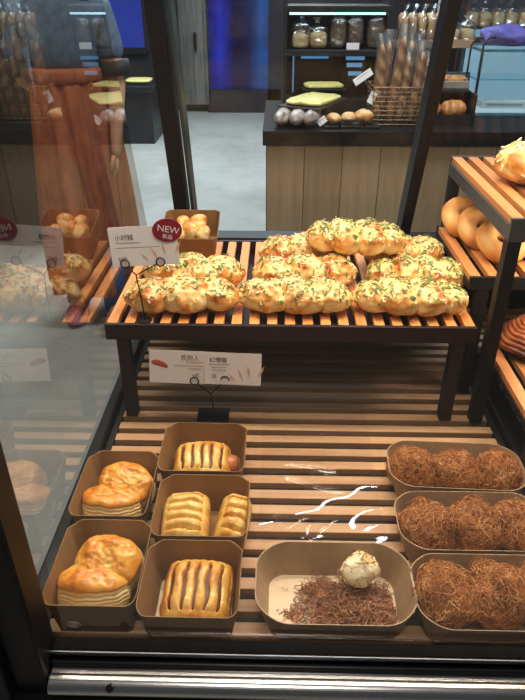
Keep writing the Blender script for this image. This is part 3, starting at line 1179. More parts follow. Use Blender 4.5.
def wheat_marks(w, h, parent):
    m = MB()
    for (x, z, L, a) in ((0.05, -0.40, 0.020, 2.3), (0.19, -0.38, 0.026, 2.0), (0.30, -0.28, 0.024, 1.75), (0.44, -0.25, 0.026, 1.1)):
        bx, bz = x * w, z * h
        d_ = Vector((cos(a), 0, sin(a)))
        s_ = Vector((-sin(a), 0, cos(a)))
        p0 = Vector((bx, -0.0007, bz))
        q = [p0, p0 + d_ * L * 0.5 + s_ * 0.0024, p0 + d_ * L, p0 + d_ * L * 0.5 - s_ * 0.0024]
        m.add(q, [(0, 3, 2, 1)])
    m.build('wheat_print', WHEAT, parent)


def wire_holder(name, label, foot, junction, ringA, ringB, ring_r, plate=True):
    t = thing(name, label, 'card holder', foot)
    F0 = Vector(foot)
    m = MB()
    j = Vector(junction) - F0
    m.tube([(0, 0, 0.002), j * 0.5 + Vector((0.001, 0, 0)), j], 0.0011, 8)
    m.build('stem', BLACK, t, smooth=True)
    for rg_ in (ringA, ringB):
        c = Vector(rg_) - F0
        mm = MB()
        dj = (j - c).normalized()
        pts = [c + Vector((cos(a) * ring_r, 0, sin(a) * ring_r)) for a in [2 * pi * k / 28 for k in range(28)]]
        mm.tube(pts, 0.0011, 8, closed=True)
        mm.tube([c + dj * ring_r, j], 0.0011, 8)
        mm.build('ring_clip', BLACK, t, smooth=True)
    if plate:
        MB().box(-0.030, 0.030, -0.022, 0.022, 0, 0.003).build('foot_plate', BLACK, t, bevel=0.001)
    else:
        MB().lathe([(0.012, 0), (0.012, 0.002), (0.004, 0.003)], 20).build('foot_plate', BLACK, t)
    return t


# upper card with the red badge, on the stand in front of the loaves
YC = 0.964
ctr = at(144, 246, y=YC)
cw, ch = 0.113, 0.066
crd = thing('price_card', 'white price card with a dark red NEW badge on the low stand', 'price card', ctr, rot=(-0.10, -0.075 * -1, 0.0))
crd.rotation_euler = (-0.12, -0.06, 0)
card_sheet(cw, ch).build('card', WHITE_CARD, crd)
text('小时糕', 0.0105, INK, crd, (-0.047, -0.0007, 0.0115), 'title')
rule(0.040, 0.0014, (-0.026, -0.0007, 0.0065), INK_PALE, crd)
rule(0.075, 0.0010, (-0.010, -0.0007, -0.0015), INK_PALE, crd)
text('8.8元', 0.0085, INK, crd, (-0.045, -0.0007, -0.0235), 'price', sx=0.8)
wheat_marks(cw, ch, crd)
bd = MB()
bx_, bz_ = 0.0415, 0.0245
K = 40
pts = [(bx_ + 0.0245 * cos(2 * pi * k / K), bz_ + 0.0190 * sin(2 * pi * k / K)) for k in range(K)]
bd.add([(x, -0.0022, y) for x, y in pts] + [(x, -0.0008, y) for x, y in pts], [tuple(range(K)), tuple(range(2 * K - 1, K - 1, -1))] + [(k, K + k, K + (k + 1) % K, (k + 1) % K) for k in range(K)])
bdo = bd.build('badge', BADGE, crd)
bdo['label'] = 'dark red oval NEW badge'
text('NEW', 0.0150, WHITE_CARD, bdo, (bx_ + 0.001, -0.0025, bz_ - 0.0035), 'lettering', 'CENTER', rot=(pi / 2, 0.22, 0), sx=1.05)
text('新品', 0.0085, WHITE_CARD, bdo, (bx_ - 0.001, -0.0025, bz_ - 0.0135), 'lettering', 'CENTER', rot=(pi / 2, 0.18, 0))
YW = 0.9605
foot = Vector((at(145, 322, z=ZS).x, 0.969, ZS + 0.0015))
foot = Vector((foot.x, 0.9665, foot.z))
wire_holder('card_clip', 'black wire clip with two rings holding the upper price card', foot, at(136, 275, y=YW - 0.002), at(125, 264, y=YW - 0.002), at(160.5, 262, y=YW - 0.002), 0.0072, plate=False)

# lower pair of cards hanging in the shade under the stand
YC2 = 0.930
holder_c = at(210, 398, y=YC2)
plate = at(214, 413, z=ZT)
wire_holder('card_clip', 'black wire clip with a square foot holding the lower card pair', (plate.x, plate.y - 0.01, ZT + 0.001), at(211, 394, y=YC2 - 0.004), at(194.5, 381, y=YC2 - 0.004), at(225, 380, y=YC2 - 0.004), 0.0075)
c1 = at(177.5, 367, y=YC2 + 0.002)
ca = thing('price_card', 'white card with a hot dog picture under the low stand', 'price card', c1)
ca.rotation_euler = (-0.2, 0.035, 0)
card_sheet(0.100, 0.062, 0.001).build('card', WHITE_CARD, ca)


def hotdog(u, a):
    s = 2 * u - 1
    env = sqrt(max(0, 1 - abs(s) ** 3))
    return Vector((s * 0.015, cos(a) * 0.0006 * env - 0.0004, sin(a) * 0.0058 * env - 0.004 * s + 0.002 * (1 - s * s))), 0.2 + 0.5 * (sin(a) > -0.2)


hd = organic('hot_dog_picture', 20, 16, hotdog, plain('hot_dog_print', srgb(186, 92, 78), 0.6), ca)
hd.location = (-0.0315, 0, 0.004)
text('热狗人', 0.0115, plain('brown_ink', srgb(150, 104, 62), 0.6), ca, (0.006, -0.0007, 0.0145), 'title', sx=0.95)
rule(0.030, 0.0016, (0.030, -0.0007, 0.0105), WHEAT, ca)
rule(0.052, 0.0010, (0.019, -0.0007, 0.0035), INK_PALE, ca)
rule(0.022, 0.0012, (0.030, -0.0007, -0.002), INK_PALE, ca)
text('6.0元', 0.0070, INK, ca, (0.026, -0.0007, -0.0165), 'price', sx=0.8)
c2 = at(233, 369, y=YC2)
cb = thing('price_card', 'white price card with wheat ears overlapping the hot dog card', 'price card', c2)
cb.rotation_euler = (-0.2, 0.03, 0)
card_sheet(0.100, 0.060, 0.002).build('card', WHITE_CARD, cb)
text('幻想糕', 0.0105, INK, cb, (-0.042, -0.0007, 0.0125), 'title')
rule(0.036, 0.0012, (-0.024, -0.0007, 0.008), INK_PALE, cb)
rule(0.026, 0.0010, (-0.025, -0.0007, 0.002), INK_PALE, cb)
rule(0.026, 0.0010, (-0.025, -0.0007, -0.003), INK_PALE, cb)
text('5元', 0.0085, INK, cb, (-0.038, -0.0007, -0.0175), 'price', sx=0.7)
wheat_marks(0.100, 0.060, cb)


# ------------------------------------------------------------------ right hand rack goods
def ring_doughnut(label, loc, R=0.0310, r=0.0195, rot=(0, 0, 0)):
    t = thing('ring_doughnut', label, 'doughnut', loc, rot=rot)

    def build():
        nu, nv = 48, 24
        vs, fs, at_ = [], [], []
        for i in range(nu):
            A = 2 * pi * i / nu
            for k in range(nv):
                a = 2 * pi * k / nv
                q = Vector(((R + r * cos(a)) * cos(A), (R + r * cos(a)) * sin(A), r * sin(a) * 1.0 + r * 0.98))
                kk = fbm(q + Vector(loc), 30, 3)
                q += Vector((cos(A) * cos(a), sin(A) * cos(a), sin(a))) * 0.0022 * kk
                vs.append(tuple(q))
                at_.append(0.38 + 0.5 * kk + (0.15 if abs(sin(a)) < 0.25 and cos(a) > 0 else 0) * -1)
        for i in range(nu):
            for k in range(nv):
                i2, k2 = (i + 1) % nu, (k + 1) % nv
                fs.append((i * nv + k, i2 * nv + k, i2 * nv + k2, i * nv + k2))
        me = bpy.data.meshes.new('ring')
        me.from_pydata(vs, [], fs)
        me.update()
        set_attr(me, 'brown', at_)
        return link('ring', me, DONUT, t)
    build()
    return t


ZD = 1.0052
spots = [((466, 215, 1.280), 'rearmost ring doughnut on the shelf beneath the tall rack'), ((481, 230, 1.215), 'second ring doughnut, leaning on the rearmost one'), ((500, 248, 1.145), 'third ring doughnut, half behind the front leg of the rack'), ((540, 250, 1.15), 'ring doughnut at the right edge beside the rack leg')]
dts = None
for i, ((px, py, yy), lb) in enumerate(spots):
    q = at(px, py, y=yy)
    th_ = (0.62, 0.60, 0.52, 0.15)[i]
    rot = (th_, 0, 0.10 * i)
    z = ZD + 0.031 * sin(th_) + 0.0004
    q.y += 0.0191 * sin(th_)
    if dts is None:
        dts = ring_doughnut(lb, (q.x, q.y, z), rot=rot)
        dts['group'] = 'ring doughnuts'
    else:
        dup(dts, (q.x, q.y, z), rot, lb)


# cheese topped bun on the rack top
q = at(528, 172, z=ZR + 0.02)
tb = thing('cheese_bun', 'large bun with melted cheese crust on top of the tall rack', 'bun', (q.x, q.y, ZR + 0.0012))


def bunf(u, a):
    th = pi * u
    p = Vector((sin(th) * cos(a) * 0.056, sin(th) * sin(a) * 0.060, spow(cos(th), 0.85) * 0.040))
    k = fbm(p, 24, 4)
    p *= 1 + 0.13 * k
    p.z = (p.z if p.z > 0 else p.z * 0.7) + 0.028
    return p, 0.34 + 0.55 * k + 0.12 * (cos(th) < 0.2)


bo = organic('crust', 48, 64, bunf, CRUST, tb)
scatter_strips('cheese', bo.data, 260, random.Random(9), lambda c, nn: max(0, nn.z) * (1.0 + 1.5 * fbm(c, 30, 2) > 0.6), 0.014, 0.003, 0.001, CHEESE, tb)

# dark laminated swirl at the right edge
q = at(537, 336, z=0.90)
sw = thing('swirl_pastry', 'round dark laminated swirl pastry at the right edge', 'pastry', (q.x, q.y, 0.873))
sw.scale = (1.12, 1.12, 1.15)
ms = MB()
R0 = 0.058
vsA, fsA, atA = [], [], []
turns, SEG = 11, 44
pts = []
for i in range(turns * SEG):
    a = 2 * pi * i / SEG
    f_ = i / (turns * SEG)
    R = R0 * (1 - f_) + 0.004
    z = 0.010 + 0.042 * sin(min(1, f_ * 1.15) * pi / 2) + 0.0015 * sin(a * 7)
    pts.append((R * cos(a), R * sin(a), z))
ms.tube(pts, [0.0052 - 0.0015 * i / len(pts) for i in range(len(pts))], 10)
me = ms.mesh('coils')
set_attr(me, 'brown', [0.42 + 0.4 * fbm(v.co, 40, 3) + 0.35 * (v.co.z < 0.02) for v in me.vertices])
link('coils', me, COCOA, sw)


def core(u, a):
    th = pi * u
    p = Vector((sin(th) * cos(a) * 0.050, sin(th) * sin(a) * 0.050, cos(th) * 0.019 + 0.0200))
    return p, 0.75 + 0.2 * fbm(p, 40, 2)


organic('core', 24, 40, core, COCOA, sw)


# ------------------------------------------------------------------ clear film over the tray
def film(label, u0, u1, top, bot, creases, nx=170, ny=210, seed=0, amp=0.004):
    """a hanging, slightly rumpled clear sheet; creases are sharp ridges given as lines in sheet coordinates"""
    vs, fs = [], []
    T, B = Vector((0, *top)), Vector((0, *bot))
    dn = (B - T)
    nrm = Vector((0, dn.z, -dn.y)).normalized()
    if nrm.z < 0: nrm = -nrm
    Ls = dn.length
    for j in range(ny + 1):
        for i in range(nx + 1):
            u = u0 + (u1 - u0) * i / nx
            v = j / ny
            p = T + dn * v + Vector((u, 0, 0))
            h = amp * fbm((u * 9 + seed, v * Ls * 9, seed), 1.0, 2) * (1 + v) - 0.014 * sin(pi * v)
            for (a, b, hh, wd) in creases:
                ax, ay = a
                bx2, by2 = b
                px_, py_ = u, v * Ls
                L2 = (bx2 - ax) ** 2 + (by2 - ay) ** 2
                t_ = max(0, min(1, ((px_ - ax) * (bx2 - ax) + (py_ - ay) * (by2 - ay)) / L2))
                d2 = (px_ - ax - t_ * (bx2 - ax)) ** 2 + (py_ - ay - t_ * (by2 - ay)) ** 2
                h += hh * math.exp(-d2 / wd ** 2) * (0.4 + 0.6 * sin(pi * min(1, max(0, t_ * 0.9 + 0.05))))
            vs.append(p + nrm * h)
    for j in range(ny):
        for i in range(nx):
            a = j * (nx + 1) + i
            fs.append((a, a + 1, a + nx + 2, a + nx + 1))
    me = bpy.data.meshes.new('clear_film')
    me.from_pydata([tuple(p) for p in vs], [], fs)
    me.update()
    o = link('clear_film', me, FILM)
    return tag(o, label, 'plastic film')


film('crumpled clear plastic film over the bare slats behind the half empty boat', -0.020, 0.168, (0.925, 0.800), (0.628, 0.764),
     [((0.005, 0.235), (0.022, 0.262), 0.0022, 0.0022), ((0.022, 0.262), (0.052, 0.238), 0.0022, 0.0022), ((0.040, 0.292), (0.060, 0.240), 0.0024, 0.0022), ((0.043, 0.292), (0.095, 0.242), 0.0024, 0.0022), ((0.02, 0.16), (0.11, 0.185), 0.002, 0.0025), ((0.02, 0.13), (0.10, 0.14), 0.002, 0.0025)])

# ------------------------------------------------------------------ far counter
YF = 2.93
cl = at(266, 145, y=YF).x
cnt = thing('service_counter', 'long plank fronted counter with a black top behind the case', 'counter', (cl, YF, 0))
CX = 2.8
MB().box(0, CX, 0.0, 0.80, 0.08, 0.82).build('plank_front', COUNTER_WOOD, cnt, bevel=0.003)
MB().box(0.03, CX, 0.04, 0.78, 0, 0.08).build('plinth', BLACK, cnt)
MB().box(-0.015, CX, -0.02, 0.82, 0.82, 0.884).build('worktop', plain('black_worktop', (0.008, 0.008, 0.009, 1), 0.5, 0, 0.12), cnt, bevel=0.004)
ZC = 0.885
# bread shelving standing on the back of the counter
YS = 3.62
shx = at(283, 60, y=YS).x
she = at(388, 60, y=YS).x
z1 = at(320, 50, y=YS).z
z2 = at(320, 10, y=YS).z


def bread_shelf(name, label, xa, xb, ya, yb, zz, mat, back=True):
    t = thing(name, label, 'shelf unit', ((xa + xb) / 2, ya, ZC))
    hx = (xb - xa) / 2
    D = yb - ya
    MB().box(-hx, -hx + 0.02, 0, D, 0, zz[-1] - ZC + 0.03).build('side_panel', mat, t)
    MB().box(hx - 0.02, hx, 0, D, 0, zz[-1] - ZC + 0.03).build('side_panel', mat, t)
    for z in zz:
        MB().box(-hx, hx, -0.004, D, z - ZC - 0.03, z - ZC).build('shelf_board', mat, t, bevel=0.002)
    if back:
        MB().box(-hx, hx, D, D + 0.01, 0, zz[-1] - ZC).build('back_panel', mat, t)
    return t


SHB = plain('shelf_black', (0.010, 0.012, 0.016, 1), 0.4)
bs = bread_shelf('bread_shelf', 'black shelf unit of bagged toast at the counter end', shx, she, YS, YS + 0.30, [z1, z2 + 0.02], SHB)
# blue light strip under the top board
MB().box(-(she - shx) / 2 + 0.03, (she - shx) / 2 - 0.03, 0.02, 0.035, z2 - ZC - 0.022, z2 - ZC - 0.012).build('light_strip', emit('cool_strip', (0.55, 0.85, 1.0, 1), 2.2), bs)

# bagged goods
def bag_of(name, label, loc, w, h, dpt, inner, group, lean=0.0, twist=True, seed=1, mat_in=None, cat='bagged bread'):
    t = thing(name, label, cat, loc, 0, group)

    def fn(u, a):
        th = pi * u
        r = abs(sin(th)) ** 0.6
        x, y = w / 2 * 0.86 * r * spow(cos(a), 0.55), dpt / 2 * 0.86 * r * spow(sin(a), 0.55)
        z = inner / 2 * spow(cos(th), 0.5) + inner / 2 + 0.002
        k = fbm((x + seed, y, z), 30, 3)
        return Vector((x * (1 + 0.06 * k), y * (1 + 0.06 * k), z)), 0.4 + 0.5 * k
    organic('bread', 20, 28, fn, mat_in or TOAST, t)

    def bg_(u, a):
        z = h * u
        if u < 0.66: r = 1.0 * min(1, (u / 0.05 + 0.01)) ** 0.5
        elif u < 0.84: r = 1.0 - (u - 0.66) / 0.18 * 0.80
        else: r = 0.20 + (u - 0.84) / 0.16 * 0.45
        k = fbm((cos(a) * 1.5 + seed, sin(a) * 1.5, u * 5), 1.3, 3)
        rr = r * (1 + 0.16 * k)
        return Vector((w / 2 * rr * spow(cos(a), 0.7) + lean * u * u, dpt / 2 * rr * spow(sin(a), 0.7), z)), 0.0
    organic('bag', 28, 32, bg_, BAG, t)
    return t


DARKLOAF = baked('dark_toast', [(0.1, srgb(120, 96, 74)), (0.5, srgb(84, 62, 46)), (0.9, srgb(50, 36, 28))], rough=0.6)
PALEBUN = baked('pale_bun', [(0.1, srgb(226, 206, 160)), (0.5, srgb(206, 168, 112)), (0.9, srgb(160, 108, 60))], rough=0.6)
GT = 'bagged breads on the black shelf unit'
ZSH = z1 + 0.001
for i, (px, w_, h_, inn, mt, lb) in enumerate([
    (300, 0.105, 0.175, 0.07, PALEBUN, 'clear bag of pale buns at the left end of the black shelf'),
    (318, 0.105, 0.150, 0.08, PALEBUN, 'clear bag of buns, second from the left on the black shelf'),
    (337.5, 0.092, 0.205, 0.155, DARKLOAF, 'tall bagged dark toast in the middle of the black shelf'),
    (354.5, 0.092, 0.205, 0.155, DARKLOAF, 'tall bagged toast behind the small white label'),
    (375, 0.110, 0.205, 0.150, DARKLOAF, 'bagged dark toast at the right end of the black shelf')]):
    q = at(px, 46, y=YS + 0.08)
    bag_of('bread_bag', lb, (q.x, YS + 0.08, ZSH), w_, h_, 0.10, inn, GT, 0.01 * (-1) ** i, seed=i * 3.1, mat_in=mt)
q = at(353, 44, y=YS + 0.015)
o = MB().box(-0.033, 0.033, -0.001, 0.001, 0, 0.032).build('shelf_label', emit('lit_label', (0.75, 0.78, 0.76, 1), 0.0) if False else WHITE_CARD)
o.location = (q.x, YS + 0.015, ZSH)
tag(o, 'small white shelf label before the bagged toast', 'label')

# blue screens standing under the shelf
def tablet(label, px0, px1, py0, py1, y, bars):
    a, b = at(px0, py1, y=y), at(px1, py0, y=y)
    t = thing('display_screen', label, 'screen', ((a.x + b.x) / 2, y, ZC))
    hw = (b.x - a.x) / 2
    z0_, z1_ = a.z - ZC, b.z - ZC
    MB().box(-hw, hw, 0, 0.02, 0.0, z1_).build('housing', SHB, t, bevel=0.003)
    for (f0, f1, g0, g1, c, s) in bars:
        MB().box(-hw + 2 * hw * f0, -hw + 2 * hw * f1, -0.003, 0.0, z0_ + (z1_ - z0_) * g0, z0_ + (z1_ - z0_) * g1).build('lit_panel', emit('lit_blue', c, s), t)
    return t


tablet('dark screen with a blue glowing edge under the black shelf', 292, 335, 56, 92, YS + 0.20, [(0.0, 0.035, 0, 1, (0.15, 0.45, 0.8, 1), 0.5), (0.2, 0.85, 0.93, 0.99, (0.1, 0.4, 0.8, 1), 0.6)])
tablet('screen with three pale blue bars under the black shelf', 343, 366, 55, 90, YS + 0.20, [(0.05, 0.95, 0.86, 0.98, (0.2, 0.5, 0.95, 1), 0.5), (0.1, 0.85, 0.66, 0.78, (0.25, 0.55, 0.9, 1), 0.5), (0.2, 0.85, 0.42, 0.54, (0.25, 0.55, 0.9, 1), 0.5)])

# yellow trays
YELLOW = baked('yellow_slices', [(0.1, srgb(236, 230, 158)), (0.5, srgb(220, 208, 112)), (0.9, srgb(186, 150, 70))], rough=0.5)


def yellow_board(label, px, py, y, w_, d_, z, rz):
    q = at(px, py, y=y)
    t = thing('cake_board', label, 'tray', (q.x, y, ZC), rz)
    h = z - ZC
    MB().box(-w_ / 2, w_ / 2, -d_ / 2, d_ / 2, h - 0.008, h).build('board', SHB, t, bevel=0.002)
    MB().box(-w_ * 0.25, w_ * 0.25, d_ * 0.10, d_ * 0.30, 0, h - 0.008).build('riser', SHB, t)

    def fn(u, a):
        th = pi * u
        r = abs(sin(th)) ** 0.35
        x, yy = w_ * 0.46 * r * spow(cos(a), 0.4), d_ * 0.44 * r * spow(sin(a), 0.4)
        k = fbm((x, yy, rz), 35, 3)
        return Vector((x, yy, h + 0.011 + 0.010 * spow(cos(th), 0.5) + 0.004 * k * (cos(th) > 0))), 0.35 + 0.5 * k
    organic('cake_slices', 24, 40, fn, YELLOW, t)
    return t


yellow_board('long board of yellow slices in front on the counter', 314, 99, 3.20, 0.21, 0.36, 0.965, -0.45)
yellow_board('narrow board of yellow slices behind the long one', 323, 91, 3.52, 0.22, 0.16, 0.985, 0.10)

# three wrapped loaves in a row
WRAP = baked('grey_wrapped_loaf', [(0.1, srgb(196, 182, 174)), (0.5, srgb(148, 132, 122)), (0.9, srgb(92, 78, 70))], rough=0.45, coat=0.15, amt=0.8, scale=30)
wl_ = None
for i, (px, lb) in enumerate([(284, 'wrapped grey loaf at the counter corner'), (299, 'wrapped grey loaf between two others at the counter front'), (313, 'wrapped grey loaf beside the upright price card')]):
    q = at(px, 120, y=3.03)
    def fn(u, a, s=i):
        s2 = 2 * u - 1
        e = (1 - abs(s2) ** 3) ** 0.5 if abs(s2) < 1 else 0
        k = fbm((s2 * 2, cos(a) + 4 * s, sin(a)), 1.4, 3)
        return Vector((cos(a) * 0.037 * e * (1 + .14 * k), s2 * 0.13, sin(a) * 0.036 * e * (1 + .14 * k) + 0.038)), 0.4 + 0.5 * k
    o = organic('wrapped_loaf', 28, 28, fn, WRAP)
    o.location = (q.x, 3.06, ZC)
    o.rotation_euler = (0.0, 0, -0.18)
    tag(o, lb, 'bread loaf', 'wrapped grey loaves')

# price cards on the counter
def stand_card(label, px, py, y, w_, h_, rz, ry):
    q = at(px, py, y=y)
    t = thing('counter_card', label, 'price card', (q.x, y, q.z), rot=(-0.3, ry, rz))
    MB().box(-w_ / 2, w_ / 2, -0.001, 0.001, -h_ / 2, h_ / 2).build('card', WHITE_CARD, t)
    rule(w_ * 0.6, 0.003, (0, -0.0013, h_ * 0.2), INK_PALE, t)
    MB().box(-0.004, 0.004, 0.001, 0.008, -(q.z - ZC) + 0.002, 0).build('support', SHB, t)
    return t


stand_card('small tilted white card beside the wrapped loaves', 322, 121, 2.99, 0.042, 0.030, 0, -0.65)
stand_card('upright white card left of the baguette basket', 372, 98, 3.05, 0.030, 0.052, 0, 0.45)
stand_card('white slip leaning behind the baguette cards', 363, 77, 3.38, 0.10, 0.035, 0, -0.6)

# tray with rolls and a black handle
q = at(351, 121, y=3.02)
ht = thing('handled_tray', 'black handled tray of rolls on the counter front', 'tray', (q.x, 3.02, ZC))
MB().box(-0.125, 0.125, -0.055, 0.075, 0, 0.010).build('tray_base', SHB, ht, bevel=0.002)
MB().tube([(-0.055, -0.058, 0.006), (-0.055, -0.062, 0.030), (-0.045, -0.062, 0.037), (0.045, -0.062, 0.037), (0.055, -0.062, 0.030), (0.055, -0.058, 0.006)], 0.005, 8).build('handle', BLACK, ht, smooth=True)
ROLL = baked('counter_roll', [(0.1, srgb(232, 196, 132)), (0.5, srgb(206, 140, 76)), (0.9, srgb(130, 76, 40))], rough=0.5)
for i, (ox, oy, r, lb) in enumerate([(-0.080, 0.0, 0.034, 'golden roll at the left of the handled tray'), (-0.010, 0.01, 0.036, 'golden roll in the middle of the handled tray'), (0.062, 0.012, 0.044, 'biggest golden roll at the right of the handled tray')]):
    def fn(u, a, r=r, i=i):
        th = pi * u
        p = Vector((sin(th) * cos(a) * r, sin(th) * sin(a) * r * 1.1, cos(th) * r * 0.7))
        k = fbm(p + Vector((i * 2, 0, 0)), 28, 3)
        p *= 1 + 0.16 * k
        p.z += r * 0.72
        return p, 0.4 + 0.6 * k
    o = organic('bread_roll', 20, 28, fn, ROLL)
    o.location = (q.x + ox, 3.025 + oy, ZC + 0.011)
    tag(o, lb, 'bread roll', 'rolls on the handled tray')

# wire basket with bagged baguettes
q = at(397, 118, y=3.14)
wb = thing('wire_basket', 'wire basket of bagged baguettes on the counter', 'basket', (q.x, 3.14, ZC))
m = MB()
hx, hy, hh = 0.135, 0.10, 0.165
for k in range(9):
    z = 0.006 + (hh - 0.006) * k / 8
    rr_ = 0.0032 if k == 8 else 0.0018
    m.tube([(-hx, -hy, z), (hx, -hy, z), (hx, hy, z), (-hx, hy, z)], rr_, 6, closed=True)
m.build('hoops', plain('basket_wire', srgb(150, 112, 74), 0.4, 0.6), wb)
m = MB()
for k in range(9):
    x = -hx + 2 * hx * k / 8
    m.tube([(x, -hy, hh), (x, -hy, 0.004), (x, hy, 0.004), (x, hy, hh)], 0.0018, 6)
m.build('uprights', plain('basket_wire_dark', srgb(110, 84, 60), 0.4, 0.6), wb)
BAG_LIGHT = clear('baguette_bag', (0.88, 0.92, 0.96, 1), 1.5, 0.30, (0.9, 0.95, 1, 1), gain=1.6, base=0.10)
BAGUETTE = baked('baguette_crust', [(0.1, srgb(226, 176, 118)), (0.5, srgb(186, 116, 62)), (0.9, srgb(120, 66, 34))], rough=0.5)
rng = random.Random(12)
bgt = [(-0.098, -0.03, 0.37, -0.02, 'baguette at the left end of the basket'), (-0.045, -0.04, 0.41, 0.10, 'baguette leaning right, second in the basket'), (0.004, -0.03, 0.31, 0.06, 'short baguette in the middle of the basket front'), (0.052, -0.04, 0.34, 0.10, 'baguette at the right front of the basket'), (0.098, -0.03, 0.30, 0.05, 'short baguette at the right end of the basket'), (-0.07, 0.045, 0.38, 0.02, 'baguette at the back left of the basket'), (0.01, 0.045, 0.38, 0.10, 'baguette at the back middle of the basket'), (0.075, 0.045, 0.36, 0.02, 'baguette at the back right of the basket')]
for i, (ox, oy, L, ry, lb) in enumerate(bgt):
    t = thing('bagged_baguette', lb + ', in a clear sleeve', 'baguette', (q.x + ox, 3.14 + oy, ZC + 0.012), rot=(0, ry, 0), group='bagged baguettes in the wire basket')
    def fn(u, a, L=L, i=i):
        s = 2 * u - 1
        e = (1 - abs(s) ** 4) ** 0.5 if abs(s) < 1 else 0
        k = fbm((cos(a) + i, sin(a), s * 4), 1.0, 3)
        rr_ = 0.021 * e * (1 + 0.10 * sin(u * 30 + cos(a) * 1.5) + 0.08 * k)
        return Vector((cos(a) * rr_, sin(a) * rr_, u * L * 0.88)), 0.4 + 0.3 * sin(u * 30 + cos(a) * 1.5) + 0.3 * k
    organic('baguette', 40, 20, fn, BAGUETTE, t)
    def sl_(u, a, L=L, i=i):
        k = fbm((cos(a) * 1.2 + i * 2, sin(a) * 1.2, u * 6), 1.0, 3)
        fl_ = 1.0 if u < 0.85 else 1.0 + (u - 0.85) * 2.2
        return Vector((cos(a) * 0.026 * fl_ * (1 + .18 * k), sin(a) * 0.026 * (1 - 0.7 * max(0, u - 0.8) / 0.2) * (1 + .18 * k), u * L)), 0
    organic('sleeve', 24, 20, sl_, BAG_LIGHT, t)

# dark box trays of loaves right of the basket
YB2 = 3.12
def low_crate(label, px0, px1, y, d_, z0_, h):
    a, b = at(px0, 110, y=y).x, at(px1, 110, y=y).x
    t = thing('bread_crate', label, 'crate', ((a + b) / 2, y, z0_))
    hx = (b - a) / 2
    MB().box(-hx, hx, 0, d_, 0, 0.008).build('crate_floor', SHB, t)
    MB().box(-hx, hx, 0, 0.008, 0.008, h * 0.35).box(-hx, hx, d_ - 0.008, d_, 0.008, h).box(-hx, -hx + 0.008, 0.008, d_ - 0.008, 0.008, h).box(hx - 0.008, hx, 0.008, d_ - 0.008, 0.008, h).build('crate_side', SHB, t)
    return t, hx


ct, hx = low_crate('dark open crate of brown loaves right of the basket', 423, 476, 3.06, 0.26, ZC, 0.13)
for i, (ox, lb) in enumerate([(-0.075, 'brown loaf at the left in the dark crate'), (0.045, 'brown loaf at the right in the dark crate')]):
    def fn(u, a, i=i):
        s = 2 * u - 1
        e = (1 - abs(s) ** 3) ** 0.5 if abs(s) < 1 else 0
        k = fbm((s * 3, cos(a) + i * 3, sin(a)), 1.2, 3)
        return Vector((s * 0.062, cos(a) * 0.05 * e * (1 + .1 * k), sin(a) * 0.042 * e * (1 + .1 * k) + 0.043)), 0.55 + 0.5 * k
    o = organic('brown_loaf', 24, 24, fn, ROLL)
    o.location = (ct.location.x + ox, 3.06 + 0.11, ZC + 0.009)
    tag(o, lb, 'bread loaf', 'brown loaves in the dark crate')
# shelf above the crate carrying packets of cakes
YP = 3.10
pa, pb = at(424, 90, y=YP).x, at(474, 90, y=YP).x
zp = at(450, 92, y=YP).z
sh = thing('counter_riser', 'dark riser shelf over the crate carrying packed cakes', 'riser', ((pa + pb) / 2, YP + 0.06, ZC))
hw = (pb - pa) / 2
MB().box(-hw, hw, 0, 0.24, zp - ZC - 0.014, zp - ZC).build('shelf_board', SHB, sh, bevel=0.002)
for s in (-1, 1):
    MB().box(s * hw - 0.006, s * hw + 0.006, 0.22, 0.24, 0, zp - ZC - 0.014).build('leg', SHB, sh)
for i, (f, lb) in enumerate([(0.26, 'pack of sliced cakes at the left on the riser'), (0.74, 'pack of sliced cakes at the right on the riser')]):
    t = thing('cake_pack', lb, 'cake pack', (pa + (pb - pa) * f, YP + 0.15, zp + 0.0005), 0, 'packs of sliced cakes')
    MB().box(-0.060, 0.060, -0.06, 0.06, 0, 0.034).build('pack_tray', plain('pack_grey', srgb(150, 140, 132), 0.4), t, bevel=0.003)
    organic('cake_top', 16, 24, lambda u, a, i=i: (Vector((0.055 * abs(sin(pi * u)) ** .4 * spow(cos(a), .4), 0.055 * abs(sin(pi * u)) ** .4 * spow(sin(a), .4), 0.038 + 0.012 * spow(cos(pi * u), .6) + 0.004 * fbm((cos(a), sin(a), i), 2, 2))), 0.4 + 0.8 * fbm((cos(a), sin(a), u + i), 2, 2)), ROLL, t)

# tilted rack of sliced toast bags above the basket
YT = 3.45
ta, tb_ = at(397, 40, y=YT).x, at(474, 40, y=YT).x
zt = at(420, 44, y=YT).z
tr = thing('toast_rack', 'wooden lipped rack of bagged toast above the basket', 'rack', ((ta + tb_) / 2, YT, ZC))
hw = (tb_ - ta) / 2
MB().box(-hw, hw, 0, 0.28, zt - ZC - 0.018, zt - ZC).build('shelf_board', plain('rack_board', srgb(130, 104, 84), 0.6), tr, bevel=0.002)
MB().box(-hw, hw, -0.010, 0.0, zt - ZC - 0.018, zt - ZC + 0.02).build('lip', plain('rack_lip', srgb(150, 122, 98), 0.6), tr, bevel=0.002)
for s in (-1, 1):
    MB().box(s * hw - 0.008, s * hw + 0.008, 0.24, 0.27, 0, zt - ZC + 0.30).build('upright', SHB, tr)
TB_TOAST = baked('sliced_toast', [(0.1, srgb(226, 196, 150)), (0.5, srgb(200, 150, 100)), (0.9, srgb(150, 96, 54))], rough=0.6)
